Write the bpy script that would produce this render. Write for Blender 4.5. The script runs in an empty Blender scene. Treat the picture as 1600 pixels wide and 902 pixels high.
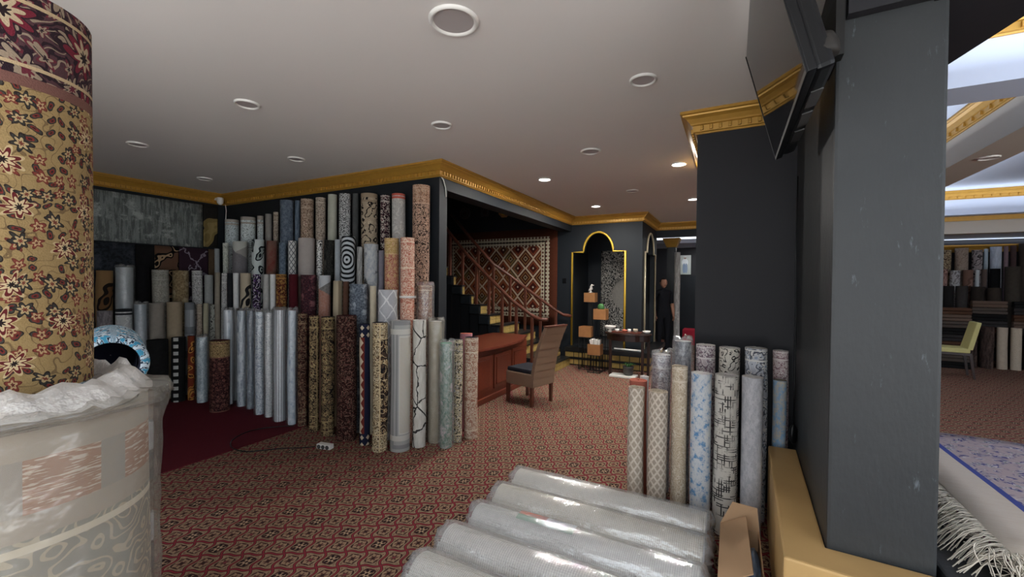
import bpy, bmesh, math, random
from mathutils import Vector, Matrix
random.seed(7)
SC = bpy.context.scene
COL = SC.collection
pi = math.pi
R_ = math.radians

# ------------------------------------------------------------------ camera
FPX, CX, CY = 655.0, 800.0, 451.0
YAW, PITCH, ROLL, EYE = R_(27.7), R_(-0.8), R_(0.5), 1.6
_f = Vector((-math.sin(YAW)*math.cos(PITCH), math.cos(YAW)*math.cos(PITCH), math.sin(PITCH)))
_r0 = Vector((math.cos(YAW), math.sin(YAW), 0)); _u0 = _r0.cross(_f)
_r = math.cos(ROLL)*_r0 + math.sin(ROLL)*_u0
_u = -math.sin(ROLL)*_r0 + math.cos(ROLL)*_u0
ORG = Vector((0, 0, EYE))
cam = bpy.data.cameras.new('camera')
cam.sensor_width = 36; cam.lens = FPX/1600*36; cam.clip_start = 0.02; cam.clip_end = 200
camo = bpy.data.objects.new('camera', cam); COL.objects.link(camo)
camo.matrix_world = Matrix(((_r.x, _u.x, -_f.x, 0), (_r.y, _u.y, -_f.y, 0), (_r.z, _u.z, -_f.z, EYE), (0, 0, 0, 1)))
SC.camera = camo

def hit(px, py, ax, val):
    d = _f + _r*(px-CX)/FPX - _u*(py-CY)/FPX
    return ORG + d*((val-ORG[ax])/d[ax])
def depth(p): return (Vector(p)-ORG).dot(_f)

# ------------------------------------------------------------------ world / exposure
W = bpy.data.worlds.new('world'); SC.world = W; W.use_nodes = True
W.node_tree.nodes['Background'].inputs[0].default_value = (0.86, 0.93, 1.0, 1)
W.node_tree.nodes['Background'].inputs[1].default_value = 1.9
SC.view_settings.view_transform = 'Standard'; SC.view_settings.look = 'None'
SC.view_settings.gamma = 1; SC.view_settings.use_curve_mapping = False
SC.view_settings.exposure = 0.7

sun = bpy.data.lights.new('sun', 'SUN'); sun.energy = 22; sun.angle = R_(.6); sun.color = (1, .96, .9)
suno = bpy.data.objects.new('sun', sun); COL.objects.link(suno); suno.rotation_euler = (R_(-4), R_(42), 0)

# ------------------------------------------------------------------ node expression helper
def lin(h):
    h = h.lstrip('#'); o = []
    for i in (0, 2, 4):
        c = int(h[i:i+2], 16)/255
        o.append(c/12.92 if c <= .04045 else ((c+.055)/1.055)**2.4)
    return (*o, 1)
class V:
    def __init__(s, t, k): s.t = t; s.k = k
    def _m(s, op, b=None, c=None):
        n = s.t.nodes.new('ShaderNodeMath'); n.operation = op
        for i, x in enumerate((s, b, c)):
            if x is None: continue
            if isinstance(x, V): s.t.links.new(x.k, n.inputs[i])
            else: n.inputs[i].default_value = x
        return V(s.t, n.outputs[0])
    def __add__(s, b): return s._m('ADD', b)
    __radd__ = __add__
    def __sub__(s, b): return s._m('SUBTRACT', b)
    def __rsub__(s, b): return (s*-1)+b
    def __mul__(s, b): return s._m('MULTIPLY', b)
    __rmul__ = __mul__
    def __truediv__(s, b): return s._m('DIVIDE', b)
    def __lt__(s, b): return s._m('LESS_THAN', b)
    def __gt__(s, b): return s._m('GREATER_THAN', b)
    def sin(s): return s._m('SINE')
    def cos(s): return s._m('COSINE')
    def abs(s): return s._m('ABSOLUTE')
    def fr(s): return s._m('FRACT')
    def fl(s): return s._m('FLOOR')
    def sqrt(s): return s._m('SQRT')
    def max(s, b): return s._m('MAXIMUM', b)
    def min(s, b): return s._m('MINIMUM', b)
    def mod(s, b): return s._m('FLOORED_MODULO', b)
    def at2(s, b): return s._m('ARCTAN2', b)
    def sm(s, a, b):
        n = s.t.nodes.new('ShaderNodeMapRange'); n.interpolation_type = 'SMOOTHSTEP'
        s.t.links.new(s.k, n.inputs[0]); n.inputs[1].default_value = a; n.inputs[2].default_value = b
        return V(s.t, n.outputs[0])
class T:
    """material node tree helper"""
    def __init__(s, name, rough=.85, spec=.3, metal=0):
        s.m = bpy.data.materials.new(name); s.m.use_nodes = True; s.t = s.m.node_tree
        s.b = s.t.nodes['Principled BSDF']; s.b.inputs['Roughness'].default_value = rough
        s.b.inputs['Specular IOR Level'].default_value = spec; s.b.inputs['Metallic'].default_value = metal
    def uv(s):
        n = s.t.nodes.new('ShaderNodeUVMap'); p = s.t.nodes.new('ShaderNodeSeparateXYZ')
        s.t.links.new(n.outputs[0], p.inputs[0]); return V(s.t, p.outputs[0]), V(s.t, p.outputs[1])
    def pos(s):
        n = s.t.nodes.new('ShaderNodeTexCoord'); p = s.t.nodes.new('ShaderNodeSeparateXYZ')
        s.t.links.new(n.outputs['Object'], p.inputs[0]); return [V(s.t, p.outputs[i]) for i in range(3)]
    def vec(s, x, y, z=0.0):
        n = s.t.nodes.new('ShaderNodeCombineXYZ')
        for i, q in enumerate((x, y, z)):
            if isinstance(q, V): s.t.links.new(q.k, n.inputs[i])
            else: n.inputs[i].default_value = q
        return n.outputs[0]
    def noise(s, vec, scale=5, det=2, rough=.5):
        n = s.t.nodes.new('ShaderNodeTexNoise'); n.inputs['Scale'].default_value = scale
        n.inputs['Detail'].default_value = det; n.inputs['Roughness'].default_value = rough
        s.t.links.new(vec, n.inputs['Vector']); return V(s.t, n.outputs[0])
    def vor(s, vec, scale=5, feat='F1'):
        n = s.t.nodes.new('ShaderNodeTexVoronoi'); n.feature = feat; n.inputs['Scale'].default_value = scale
        s.t.links.new(vec, n.inputs['Vector']); return V(s.t, n.outputs['Distance'])
    def white(s, x, y):
        n = s.t.nodes.new('ShaderNodeTexWhiteNoise'); n.noise_dimensions = '2D'
        s.t.links.new(s.vec(x, y), n.inputs['Vector']); return V(s.t, n.outputs[0])
    def col(s, h):
        n = s.t.nodes.new('ShaderNodeRGB'); n.outputs[0].default_value = lin(h); return n.outputs[0]
    def mix(s, f, a, b):
        n = s.t.nodes.new('ShaderNodeMix'); n.data_type = 'RGBA'
        if isinstance(f, V): s.t.links.new(f.k, n.inputs[0])
        else: n.inputs[0].default_value = f
        for i, q in ((6, a), (7, b)):
            if isinstance(q, str): n.inputs[i].default_value = lin(q)
            else: s.t.links.new(q, n.inputs[i])
        return n.outputs[2]
    def mulc(s, c, f):
        """scale a colour by a value socket"""
        n = s.t.nodes.new('ShaderNodeVectorMath'); n.operation = 'SCALE'
        s.t.links.new(c, n.inputs[0]); s.t.links.new(f.k, n.inputs['Scale']); return n.outputs[0]
    def out(s, c, bump=None, strength=.3, dist=.004):
        if isinstance(c, str): s.b.inputs['Base Color'].default_value = lin(c)
        else: s.t.links.new(c, s.b.inputs['Base Color'])
        if bump is not None:
            n = s.t.nodes.new('ShaderNodeBump'); n.inputs['Strength'].default_value = strength
            n.inputs['Distance'].default_value = dist
            s.t.links.new(bump.k, n.inputs['Height']); s.t.links.new(n.outputs[0], s.b.inputs['Normal'])
        return s.m

# ------------------------------------------------------------------ plain materials
def plain(name, h, rough=.6, spec=.3, metal=0, var=.12, scale=6, bump=0):
    g = T(name, rough, spec, metal); x, y, z = g.pos()
    n = g.noise(g.vec(x, y, z), scale, 4)
    c = g.mulc(g.col(h), n*(var*2)+(1-var))
    if bump:
        f = g.noise(g.vec(x, y, z), scale*12, 3); return g.out(c, f, bump)
    return g.out(c)
M = {}
M['black_wall'] = plain('black_wall_paint', '232327', .6, .3, 0, .12, 2, .12)
M['navy_wall'] = plain('navy_wall_paint', '181d22', .6, .3, 0, .12, 2, .1)
M['trim_black'] = plain('black_gloss_trim', '17191c', .35, .5, 0, .1, 3)
M['ceil'] = plain('ceiling_paint', 'dcd8d5', .8, .2, 0, .03, 1.2)
M['ceil_white'] = plain('white_ceiling_paint', 'c3cde0', .8, .2, 0, .03, 1.2)
M['beam'] = plain('grey_beam_paint', 'b9b2a8', .8, .2, 0, .03, 1.2)
M['gold'] = plain('gold_moulding_paint', 'b48838', .42, .5, .3, .16, 18)
M['goldledge'] = plain('gold_ledge_paint', 'bf9c66', .55, .4, .1, .1, 5, .1)
M['goldbright'] = plain('gold_frame_metal', 'd8b040', .35, .5, .4, .08, 8)
M['silverframe'] = plain('pale_gold_frame_metal', 'cfc3a4', .35, .5, .3, .08, 8)
M['brick'] = plain('yellow_brick_tile', 'a88e52', .7, .3, 0, .3, 25, .2)
M['wood'] = plain('oak_crate_wood', '9a6b42', .6, .3, 0, .2, 12)
M['iron'] = plain('black_iron', '121212', .5, .4)
M['rail'] = plain('stair_rail_wood', '5c3427', .35, .5, 0, .2, 10)
M['white_plastic'] = plain('white_plastic', 'dcdad5', .4, .4, 0, .03)
M['black_plastic'] = plain('black_plastic', '0e0f11', .35, .25, 0, .05)
M['grey_plastic'] = plain('dark_grey_plastic', '3a3a3a', .45, .5, 0, .05)
M['steel'] = plain('brushed_steel', '8b8d90', .35, .5, .8, .05)
M['cardboard'] = plain('brown_cardboard', 'b09070', .8, .2, 0, .08, 6)
M['bluefilm'] = plain('crumpled_blue_film', '7f93b0', .3, .5, 0, .35, 25, .6)
M['redcarpet'] = plain('plain_maroon_carpet', '571e26', .95, .1, 0, .12, 60, .3)
M['espresso'] = plain('espresso_table_wood', '2b1a16', .3, .5, 0, .15, 8)
M['leather'] = plain('black_seat_fabric', '20222a', .6, .3, 0, .1, 30)
M['yellow_fabric'] = plain('pale_yellow_upholstery', 'bdb67c', .8, .2, 0, .06, 20)
M['ceramic'] = plain('white_ceramic', 'd8d3cc', .25, .5, 0, .04)
M['green_plant'] = plain('cactus_green', '3e6b3a', .6, .3, 0, .25, 40)
M['cloth_black'] = plain('black_clothing', '15161b', .85, .2, 0, .1, 20)
M['skin'] = plain('skin', 'a97c66', .55, .3, 0, .05, 20)
M['hair'] = plain('dark_hair', '1b1513', .6, .3, 0, .1, 40)
M['beige_cap'] = plain('beige_carpet_backing', 'a89c8a', .95, .1, 0, .1, 40)
M['grey_cap'] = plain('grey_carpet_backing', '9a9a9a', .95, .1, 0, .1, 40)
M['white_cap'] = plain('white_carpet_backing', 'cdcbc8', .95, .1, 0, .1, 40)
M['navy_cap'] = plain('navy_carpet_backing', '20222f', .95, .1, 0, .1, 40)
M['maroon_cap'] = plain('maroon_carpet_backing', '451a1f', .95, .1, 0, .1, 40)
M['red_cap'] = plain('red_carpet_backing', 'b03040', .95, .1, 0, .1, 40)
M['coral_cap'] = plain('coral_carpet_backing', 'b86a58', .95, .1, 0, .1, 40)
M['green_cap'] = plain('green_carpet_backing', '4d8a68', .95, .1, 0, .1, 40)
M['olive_cap'] = plain('olive_carpet_backing', '8f8350', .95, .1, 0, .1, 40)
M['black_cap'] = plain('black_carpet_backing', '191919', .95, .1, 0, .1, 40)
M['brown_cap'] = plain('brown_carpet_backing', '4a3428', .95, .1, 0, .1, 40)

def grey_paint():
    g = T('scuffed_grey_column_paint', .5, .35); x, y, z = g.pos()
    n = g.noise(g.vec(x, y, z), 3, 5); c = g.mix(n, '282b2d', '343637')
    s = g.noise(g.vec(x*9, y*9, z*2.2), 3.3, 6, .7)
    c = g.mix(s.sm(.62, .76)*.45, c, '7a838a')
    b = g.noise(g.vec(x, y, z*.35), 60, 3)+g.noise(g.vec(x, y, z), 9, 3)*1.4
    return g.out(c, b, .35, .006)
M['column'] = grey_paint()
def wood_mahogany():
    g = T('mahogany_veneer', .3, .5); x, y, z = g.pos()
    n = g.noise(g.vec(x*1.5, y*8, z*8), 6, 4)
    return g.out(g.mix(n, '4a1f17', '7a3a28'))
M['mahogany'] = wood_mahogany()
def wicker():
    g = T('woven_rattan', .7, .3); x, y, z = g.pos()
    p = ((x+y)*190); q = z*150
    w = (p*pi/1).sin()*(q*pi/1).sin()
    c = g.mix(w.sm(-.6, .6), '6d5442', 'a28770')
    return g.out(c, w, .5, .003)
M['wicker'] = wicker()
def film(name, tint='e8eef2', opac=.22, gl=.55, rough=.12, scale=14, base=.08, aniso=1.0):
    g = T(name); t = g.t; x, y, z = g.pos()
    n = g.noise(g.vec(x, y, z*aniso), scale, 4, .6)
    bp = t.nodes.new('ShaderNodeBump'); bp.inputs['Strength'].default_value = .8; bp.inputs['Distance'].default_value = .02
    t.links.new(n.k, bp.inputs['Height'])
    tr = t.nodes.new('ShaderNodeBsdfTransparent')
    gs = t.nodes.new('ShaderNodeBsdfGlossy'); gs.inputs['Roughness'].default_value = rough
    df = t.nodes.new('ShaderNodeBsdfDiffuse'); df.inputs[0].default_value = lin(tint)
    t.links.new(bp.outputs[0], gs.inputs['Normal']); t.links.new(bp.outputs[0], df.inputs['Normal'])
    lw = t.nodes.new('ShaderNodeLayerWeight'); lw.inputs[0].default_value = .25
    t.links.new(bp.outputs[0], lw.inputs['Normal'])
    m1 = t.nodes.new('ShaderNodeMixShader'); m1.inputs[0].default_value = opac
    t.links.new(tr.outputs[0], m1.inputs[1]); t.links.new(df.outputs[0], m1.inputs[2])
    m2 = t.nodes.new('ShaderNodeMixShader')
    k = (V(t, lw.outputs['Fresnel'])*gl).min(.22)+base
    t.links.new(k.k, m2.inputs[0]); t.links.new(m1.outputs[0], m2.inputs[1]); t.links.new(gs.outputs[0], m2.inputs[2])
    t.links.new(m2.outputs[0], t.nodes['Material Output'].inputs[0])
    return g.m
M['film'] = film('clear_plastic_film', 'e6ecf0', .13, .9, .1, 16)
M['film_lying'] = film('taut_plastic_film', 'f6f8fa', .26, .9, .1, 13, .15, .3)
M['film_white'] = film('white_crumpled_film', 'e6e4e0', .6, .8, .18, 16)
M['film_cloudy'] = film('cloudy_plastic_film', 'a29f97', .28, .6, .22, 7, .05)

# ------------------------------------------------------------------ carpet patterns (u,v in metres, v from the top)
def cell(u, v, k, kv=None):
    a = u*k; b = v*(kv or k)
    su = a.fr()-.5; sv = b.fr()-.5
    return su, sv, (su*su+sv*sv).sqrt(), sv.at2(su), a.fl(), b.fl()
def ornate(g, u, v, pal, k=9.0):
    """irregular floral all-over: vines from noise contours, jittered flowers of two sizes"""
    c0, c1, c2, c3 = pal
    n = g.noise(g.vec(u, v), k*1.1, 1.5)
    uu = u+(n-.5)*(.9/k); vv = v+(n-.5)*(.9/k)
    sp = g.vor(g.vec(u, v), k*5)
    c = g.mix(sp < .3, c0, c1)
    c = g.mix(((n*9).fr()-.5).abs() < .11, c, c1)
    c = g.mix(((n*9+.35).fr()-.5).abs() < .07, c, c2)
    def fl(c, kk, off, r0, pet, cols, thr):
        su, sv, r, a, i, j = cell(uu+off, vv+off*.6, kk)
        w1 = g.white(i+off*90, j); w2 = g.white(i+11, j+off*70)
        x = su-(w1-.5)*.5; y = sv-(w2-.5)*.5
        r = (x*x+y*y).sqrt(); a = y.at2(x)+w1*6
        on = w2 > thr
        for f, cl in zip((1, .72, .32), cols):
            c = g.mix(on*(r < ((a*pet).cos()*(r0*.3*f)+r0*f*.8)), c, cl)
        return c
    c = fl(c, k*2.1, .37, .34, 5, (c3, c2, c1), .35)
    return fl(c, k*1.15, .11, .4, 7, (c1, c2, c3), .2)
def P_persian(g, u, v, pal, k=9, border=.13, hb=9, vs=None, bpal=None):
    c = ornate(g, u, v, pal, k); bp = bpal or (pal[1], pal[2], pal[0], pal[3])
    bc = ornate(g, u+.03, v+.01, bp, k*1.35)
    e = v.min(v*-1+hb) if hb < 5 else v
    m = e < border
    if vs is not None: m = m.max(u < vs) if vs > 0 else m.max(u > -vs)
    c = g.mix(m, c, bc)
    ln = ((e-border).abs() < .006)
    if vs is not None: ln = ln.max((u-abs(vs)).abs() < .006)
    c = g.mix(ln, c, pal[2])
    return g.mix(((e-border*.15).abs() < .004), c, pal[2])
def P_scroll(g, u, v, pal, k=9, w=.16, border=0, bands=3):
    n = g.noise(g.vec(u, v), k, 1.2, .4)
    s = ((n*bands*2.2).fr()-.5).abs()
    c = g.mix(s < w, pal[0], pal[1])
    n2 = g.noise(g.vec(u+3, v+1), k*2.3, 1)
    c = g.mix(((n2*4).fr()-.5).abs() < w*.55, c, pal[2])
    if border:
        c = g.mix((v-border).abs() < .012, c, pal[3]); c = g.mix(v < border*.55, c, pal[3])
    return c
def P_distress(g, u, v, pal, k=6, st=.22, thr=.5, mesh=0):
    n = g.noise(g.vec(u*k*3, v*k*3*st), 1.6, 6, .72)
    c = g.mix(n.sm(thr-.07, thr+.07), pal[0], pal[1])
    n2 = g.noise(g.vec(u*k+7, v*k), 1.1, 5, .65)
    c = g.mix(n2.sm(.52, .66), c, pal[2])
    n3 = g.noise(g.vec(u*60, v*14), 3, 3)
    c = g.mix(n3.sm(.58, .7)*.7, c, pal[3])
    if mesh:
        l = ((u*mesh).fr() < .25).max((v*mesh).fr() < .25)
        c = g.mix(l*.45, c, pal[1])
    return c
def P_hatch(g, u, v, pal, ku=60, kv=70, thr=.6):
    z = g.noise(g.vec(u, v), 9, 3)
    a = g.white((u*ku*.35).fl(), (v*kv).fl()); b = g.white((u*ku).fl(), (v*kv*.35).fl()+37)
    la = (a > thr)*((v*kv).fr() < .5); lb = (b > thr)*((u*ku).fr() < .5)
    c = g.mix(z, pal[0], pal[2])
    return g.mix(la.max(lb)*z.sm(.35, .55), c, pal[1])
def P_crackle(g, u, v, pal, k=5, w=.03):
    n = g.noise(g.vec(u, v), 14, 3)
    d = g.vor(g.vec(u+n*.06, v*.8+n*.06), k, 'DISTANCE_TO_EDGE')
    z = g.noise(g.vec(u*20, v*5), 2, 4)
    c = g.mix(z.sm(.3, .7), pal[0], pal[2])
    return g.mix(d < w, c, pal[1])
def P_rings(g, u, v, pal, u0=-.02, v0=.27, k=42):
    d = ((u-u0)*(u-u0)+(v-v0)*(v-v0)*.8).sqrt()
    n = g.noise(g.vec(u, v), 8, 2)
    return g.mix(((d+n*.02)*k*2*pi/2).sin() > .1, pal[0], pal[1])
def P_lattice(g, u, v, pal, k=8, w=.1, dist=.4):
    n = g.noise(g.vec(u, v), 12, 3)
    a = (((u*1.3+v)*k+n*dist).fr()-.5).abs() < w; b = (((u*1.3-v)*k+n*dist).fr()-.5).abs() < w
    z = g.noise(g.vec(u*30, v*30), 2, 4)
    return g.mix(a.max(b), g.mix(z, pal[0], pal[2]), pal[1])
def P_stripes(g, u, v, pal, k=28, w=.25, frm=0):
    z = g.noise(g.vec(u*60, v*4), 2, 4)
    a = ((u*k).fr() < w)
    c = g.mix(a, g.mix(z, pal[0], pal[2]), pal[1])
    if frm: c = g.mix((v*k*.5).fr() < .3, c, pal[3])
    return c
def P_greek(g, u, v, pal, hb=1.2):
    e = v.min(v*-1+hb); x = u+.075
    q = (e*.55).min(x)
    c = g.mix(((q*24).fr() < .5), pal[0], pal[1])
    c = g.mix((q > .075), c, pal[2]); c = g.mix((q > .085)*((v*75).fr() < .35), c, pal[3])
    return g.mix((e-.1).abs() < .025, c, pal[2])
def P_plain(g, u, v, pal, k=14, amt=.6):
    z = g.noise(g.vec(u, v), k, 5, .65); return g.mix(z.sm(.3, .7)*amt, pal[0], pal[1])
def P_checker(g, u, v, pal, k=22):
    d = (((u+.02).abs() < .032)*((v*11).fr() < .5))
    return g.mix(d, pal[0], pal[1])
def P_swirl(g, u, v, pal, k=5):
    n = g.noise(g.vec(u, v), k, .5)
    c = g.mix(n > .5, pal[0], pal[1]); return g.mix((n-.58).abs() < .02, c, pal[2])
def P_block(g, u, v, pal, k=8):
    n = g.noise(g.vec(u, v), 5, 2)
    c = g.mix((v+u*.5+n*.1) > .16, pal[0], pal[1]); c = g.mix((v-u*.6+n*.12) > .24, c, pal[2])
    z = g.noise(g.vec(u*40, v*40), 1, 4); return g.mix(z*.4, c, pal[3])
def P_kilimroll(g, u, v, pal, hb=1.2):
    su = u+.07; tri = (((v*11).fr()-.5).abs()*.07)
    c = g.mix(su < (tri+.016), pal[3], pal[1]); c = g.mix(su > .062, c, pal[0])
    c = g.mix(su > .1, c, pal[2])
    e = v.min(v*-1+hb)
    b = (((u*14).fr()-.5).abs()+((v*14).fr()-.5).abs()) < .35
    return g.mix(e < .13, c, g.mix(b, pal[1], pal[3])) if False else g.mix(e < .13, c, g.mix(b, pal[0], pal[1]))
PATS = dict(persian=P_persian, scroll=P_scroll, distress=P_distress, hatch=P_hatch, crackle=P_crackle, rings=P_rings,
            lattice=P_lattice, stripes=P_stripes, greek=P_greek, plain=P_plain, checker=P_checker, swirl=P_swirl,
            block=P_block, kilimroll=P_kilimroll)
_cache = {}
def carpet(kind, pal, **kw):
    key = (kind, tuple(pal), tuple(sorted(kw.items(), key=str)).__repr__())
    if key in _cache: return _cache[key]
    gl = kw.pop('rough', .92)
    g = T('carpet_'+kind, gl, .15); u, v = g.uv()
    c = PATS[kind](g, u, v, pal, **kw)
    p = g.noise(g.vec(u, v), 260, 2)
    c = g.mulc(c, p*.5+.75)
    m = g.out(c, p, .4, .003); _cache[key] = m; return m

# ------------------------------------------------------------------ mesh helpers
def link(name, me, mats, parent=None, loc=None):
    o = bpy.data.objects.new(name, me); COL.objects.link(o)
    for m in (mats if isinstance(mats, (list, tuple)) else [mats]):
        if m is not None and len(me.materials) < (len(mats) if isinstance(mats, (list, tuple)) else 1): me.materials.append(m)
    if loc is not None: o.location = loc
    if parent is not None: o.parent = parent
    return o
def tag(o, label=None, cat=None, group=None, kind=None):
    if label: o['label'] = label
    if cat: o['category'] = cat
    if group: o['group'] = group
    if kind: o['kind'] = kind
    return o
def empty(name, loc=(0, 0, 0), rz=0):
    o = bpy.data.objects.new(name, None); COL.objects.link(o); o.location = loc; o.rotation_euler[2] = rz; return o
class MB:
    def __init__(s): s.v = []; s.f = []; s.sm = False
    def box(s, a, b):
        n = len(s.v); (x0, y0, z0), (x1, y1, z1) = a, b
        s.v += [(x, y, z) for z in (z0, z1) for y in (y0, y1) for x in (x0, x1)]
        s.f += [tuple(n+i for i in q) for q in ((0, 2, 3, 1), (4, 5, 7, 6), (0, 1, 5, 4), (2, 6, 7, 3), (0, 4, 6, 2), (1, 3, 7, 5))]
        return s
    def hexa(s, p):
        """8 points: bottom 4 ccw then top 4 ccw"""
        n = len(s.v); s.v += [tuple(q) for q in p]
        s.f += [tuple(n+i for i in q) for q in ((3, 2, 1, 0), (4, 5, 6, 7), (0, 1, 5, 4), (1, 2, 6, 5), (2, 3, 7, 6), (3, 0, 4, 7))]
        return s
    def lathe(s, prof, c=(0, 0, 0), n=24, cap=True):
        b = len(s.v); k = len(prof)
        for i in range(n):
            a = 2*pi*i/n
            for r, z in prof: s.v.append((c[0]+r*math.cos(a), c[1]+r*math.sin(a), c[2]+z))
        for i in range(n):
            j = (i+1) % n
            for q in range(k-1): s.f.append((b+i*k+q, b+j*k+q, b+j*k+q+1, b+i*k+q+1))
        if cap:
            s.f.append(tuple(b+i*k for i in reversed(range(n)))); s.f.append(tuple(b+i*k+k-1 for i in range(n)))
        return s
    def tube(s, pts, r, n=8, cap=True):
        b = len(s.v); P = [Vector(p) for p in pts]; m = len(P)
        up = None
        for i, p in enumerate(P):
            d = (P[min(i+1, m-1)]-P[max(i-1, 0)]).normalized()
            if up is None:
                up = Vector((0, 0, 1)) if abs(d.z) < .9 else Vector((1, 0, 0))
            e1 = up.cross(d)
            if e1.length < 1e-5: e1 = Vector((1, 0, 0)).cross(d)
            e1.normalize(); e2 = d.cross(e1); up = e2
            rr = r[i] if isinstance(r, (list, tuple)) else r
            for k in range(n):
                a = 2*pi*k/n; q = p+e1*(rr*math.cos(a))+e2*(rr*math.sin(a)); s.v.append(tuple(q))
        for i in range(m-1):
            for k in range(n):
                k2 = (k+1) % n; s.f.append((b+i*n+k, b+i*n+k2, b+(i+1)*n+k2, b+(i+1)*n+k))
        if cap:
            s.f.append(tuple(b+k for k in reversed(range(n)))); s.f.append(tuple(b+(m-1)*n+k for k in range(n)))
        return s
    def prism(s, poly, z0, z1):
        b = len(s.v); n = len(poly)
        s.v += [(x, y, z0) for x, y in poly]+[(x, y, z1) for x, y in poly]
        s.f.append(tuple(b+i for i in reversed(range(n)))); s.f.append(tuple(b+n+i for i in range(n)))
        for i in range(n):
            j = (i+1) % n; s.f.append((b+i, b+j, b+n+j, b+n+i))
        return s
    def mesh(s, name, smooth=False, bevel=0):
        me = bpy.data.meshes.new(name); me.from_pydata(s.v, [], s.f)
        if bevel:
            bm = bmesh.new(); bm.from_mesh(me)
            bmesh.ops.bevel(bm, geom=[e for e in bm.edges], offset=bevel, segments=2, affect='EDGES', profile=.6)
            bm.to_mesh(me); bm.free()
        if smooth:
            for p in me.polygons: p.use_smooth = True
        me.update(); return me
    def obj(s, name, mat, parent=None, smooth=False, bevel=0, loc=None):
        me = s.mesh(name, smooth, bevel); return link(name, me, mat, parent, loc)
def shade_auto(o, ang=35):
    me = o.data
    for p in me.polygons: p.use_smooth = True
    bm = bmesh.new(); bm.from_mesh(me)
    for e in bm.edges:
        if len(e.link_faces) == 2 and e.calc_face_angle(0) > R_(ang): e.smooth = False
    bm.to_mesh(me); bm.free(); return o
def boxo(name, a, b, mat, parent=None, bevel=0): return MB().box(a, b).obj(name, mat, parent, False, bevel)
def struct(o): o['kind'] = 'structure'; return o

CEIL = 2.92
XL, YR, XB, YA, XS, YD = -7.05, 3.74, -2.88, 8.04, -1.49, 9.62     # left wall, roll wall, beam plane, arch wall, alcove side, door wall
YBLK, XBL, XBR = 3.58, -0.255, 0.98

# ------------------------------------------------------------------ floor
def floor_mat():
    g = T('ogee_pattern_carpet', .95, .1); x, y, z = g.pos()
    th = R_(31); w, h = .118, .132
    xr = x*math.cos(th)+y*math.sin(th); yr = y*math.cos(th)-x*math.sin(th)
    p = xr/w; q = yr/h
    P = p+(q*2*pi).sin()*.11; Q = q-(p*2*pi).sin()*.06
    fp = P.fr()-.5; fq = Q.fr()-.5
    edge = (fp.abs().max(fq.abs())*-1)+.5
    par = (P.fl()+Q.fl()*2).mod(4)
    r = (fp*fp+fq*fq).sqrt(); a = fq.at2(fp)
    n = g.noise(g.vec(x, y), 55, 3, .7)
    sp = g.vor(g.vec(x, y), 62)
    c = g.mix(n.sm(.35, .65), '72604e', '8f7b66')
    c = g.mix(sp < .22, c, '4a2f2a')
    c = g.mix((sp < .4)*(sp > .34), c, '6b3a34')
    c = g.mix(((r-.32).abs() < .035), c, '3b2624')
    dark = (par < .5)
    c = g.mix(r < ((a*6).cos()*.06+.27), c, g.mix(dark, '8a745e', '261a1b'))
    c = g.mix(r < ((a*6+pi).cos()*.05+.17), c, g.mix(dark, '553a34', 'a08a72'))
    c = g.mix(r < .08, c, g.mix(par > 2.5, '2c1c1c', '73323a'))
    c = g.mix(edge < .12, c, '8f7a62')
    c = g.mix(edge < .08, c, '35201f')
    c = g.mix(edge < .05, c, '792b34')
    return g.out(g.mulc(c, n*.5+.75), n, .5, .004)
M['floor'] = floor_mat()
struct(boxo('floor', (-7.3, -1.2, -.1), (8.6, 13.0, 0), M['floor']))
rc = boxo('red_carpet', (XL, -1.1, 0.0005), (-4.13, YR-.003, .009), M['redcarpet'])
tag(rc, 'plain maroon carpet covering the floor before the left rolls', 'carpet')

struct(boxo('bounce_slab', (-14, -9, -.14), (16, -1.35, -.02), plain('bounce_slab_grey', 'c8c8c8', .9, .1, 0, .08, 2)))  # unseen slab, added to throw sunlight up onto the shop ceiling
struct(boxo('roof', (-7.3, -1.35, 4.4), (8.7, 13.1, 4.5), M['beam']))
# ------------------------------------------------------------------ ceilings
struct(MB().box((XL, -1.2, CEIL), (XBR, YR+.1, CEIL+.12)).box((XB, YR+.1, CEIL), (XBR, YD, CEIL+.12)).obj('ceiling', M['ceil']))
UP = 3.36
struct(boxo('ceiling_raised', (XBR, -1.2, UP), (8.6, 11.2, UP+.1), M['ceil_white']))
struct(boxo('ceiling_stairwell', (XL, YR, 4.3), (XB, YA+.1, 4.4), M['navy_wall']))
struct(boxo('ceiling_back', (-3.2, 11.2, 2.62), (8.6, 13.0, 2.72), M['ceil_white']))
struct(boxo('ceiling_corridor', (-3.2, YD, 2.78), (XBR, 11.2, 2.88), M['beam']))
# ------------------------------------------------------------------ walls
struct(boxo('wall_left', (XL-.12, -1.2, 0), (XL, YA+.1, 4.3), M['navy_wall']))
struct(boxo('front_shading_wall', (XL-.12, -1.3, 0), (-2.7, -1.2, CEIL+.1), M['navy_wall']))  # unseen, added and sized to keep daylight off the left side
struct(boxo('pier_light_blocker', (.55, -1.3, 0), (1.5, -1.2, UP), M['navy_wall']))  # out of view, put in to block daylight from the column front
struct(boxo('wall_rolls', (XL, YR, 0), (XB, YR+.14, 4.3), M['navy_wall']))
struct(boxo('beam_stairwell', (XB-.22, YR+.14, 2.64), (XB, YA, 4.3), M['navy_wall']))
AX0, AX1, AZ0, AZS, AZT = -2.85, -1.80, .35, 2.22, 2.60
def arch_outline(x0, x1, z0, zs, zt, step=.23, n=20):
    """points from lower left over the crown to lower right"""
    c = (x0+x1)/2; hw = (x1-x0)/2-step
    pts = [(x0, z0), (x0, zs), (x0+step, zs)]
    for i in range(1, n):
        a = pi-pi*i/n; pts.append((c+hw*math.cos(a), zs+(zt-zs)*math.sin(a)))
    return pts+[(x1-step, zs), (x1, zs), (x1, z0)]
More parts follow.
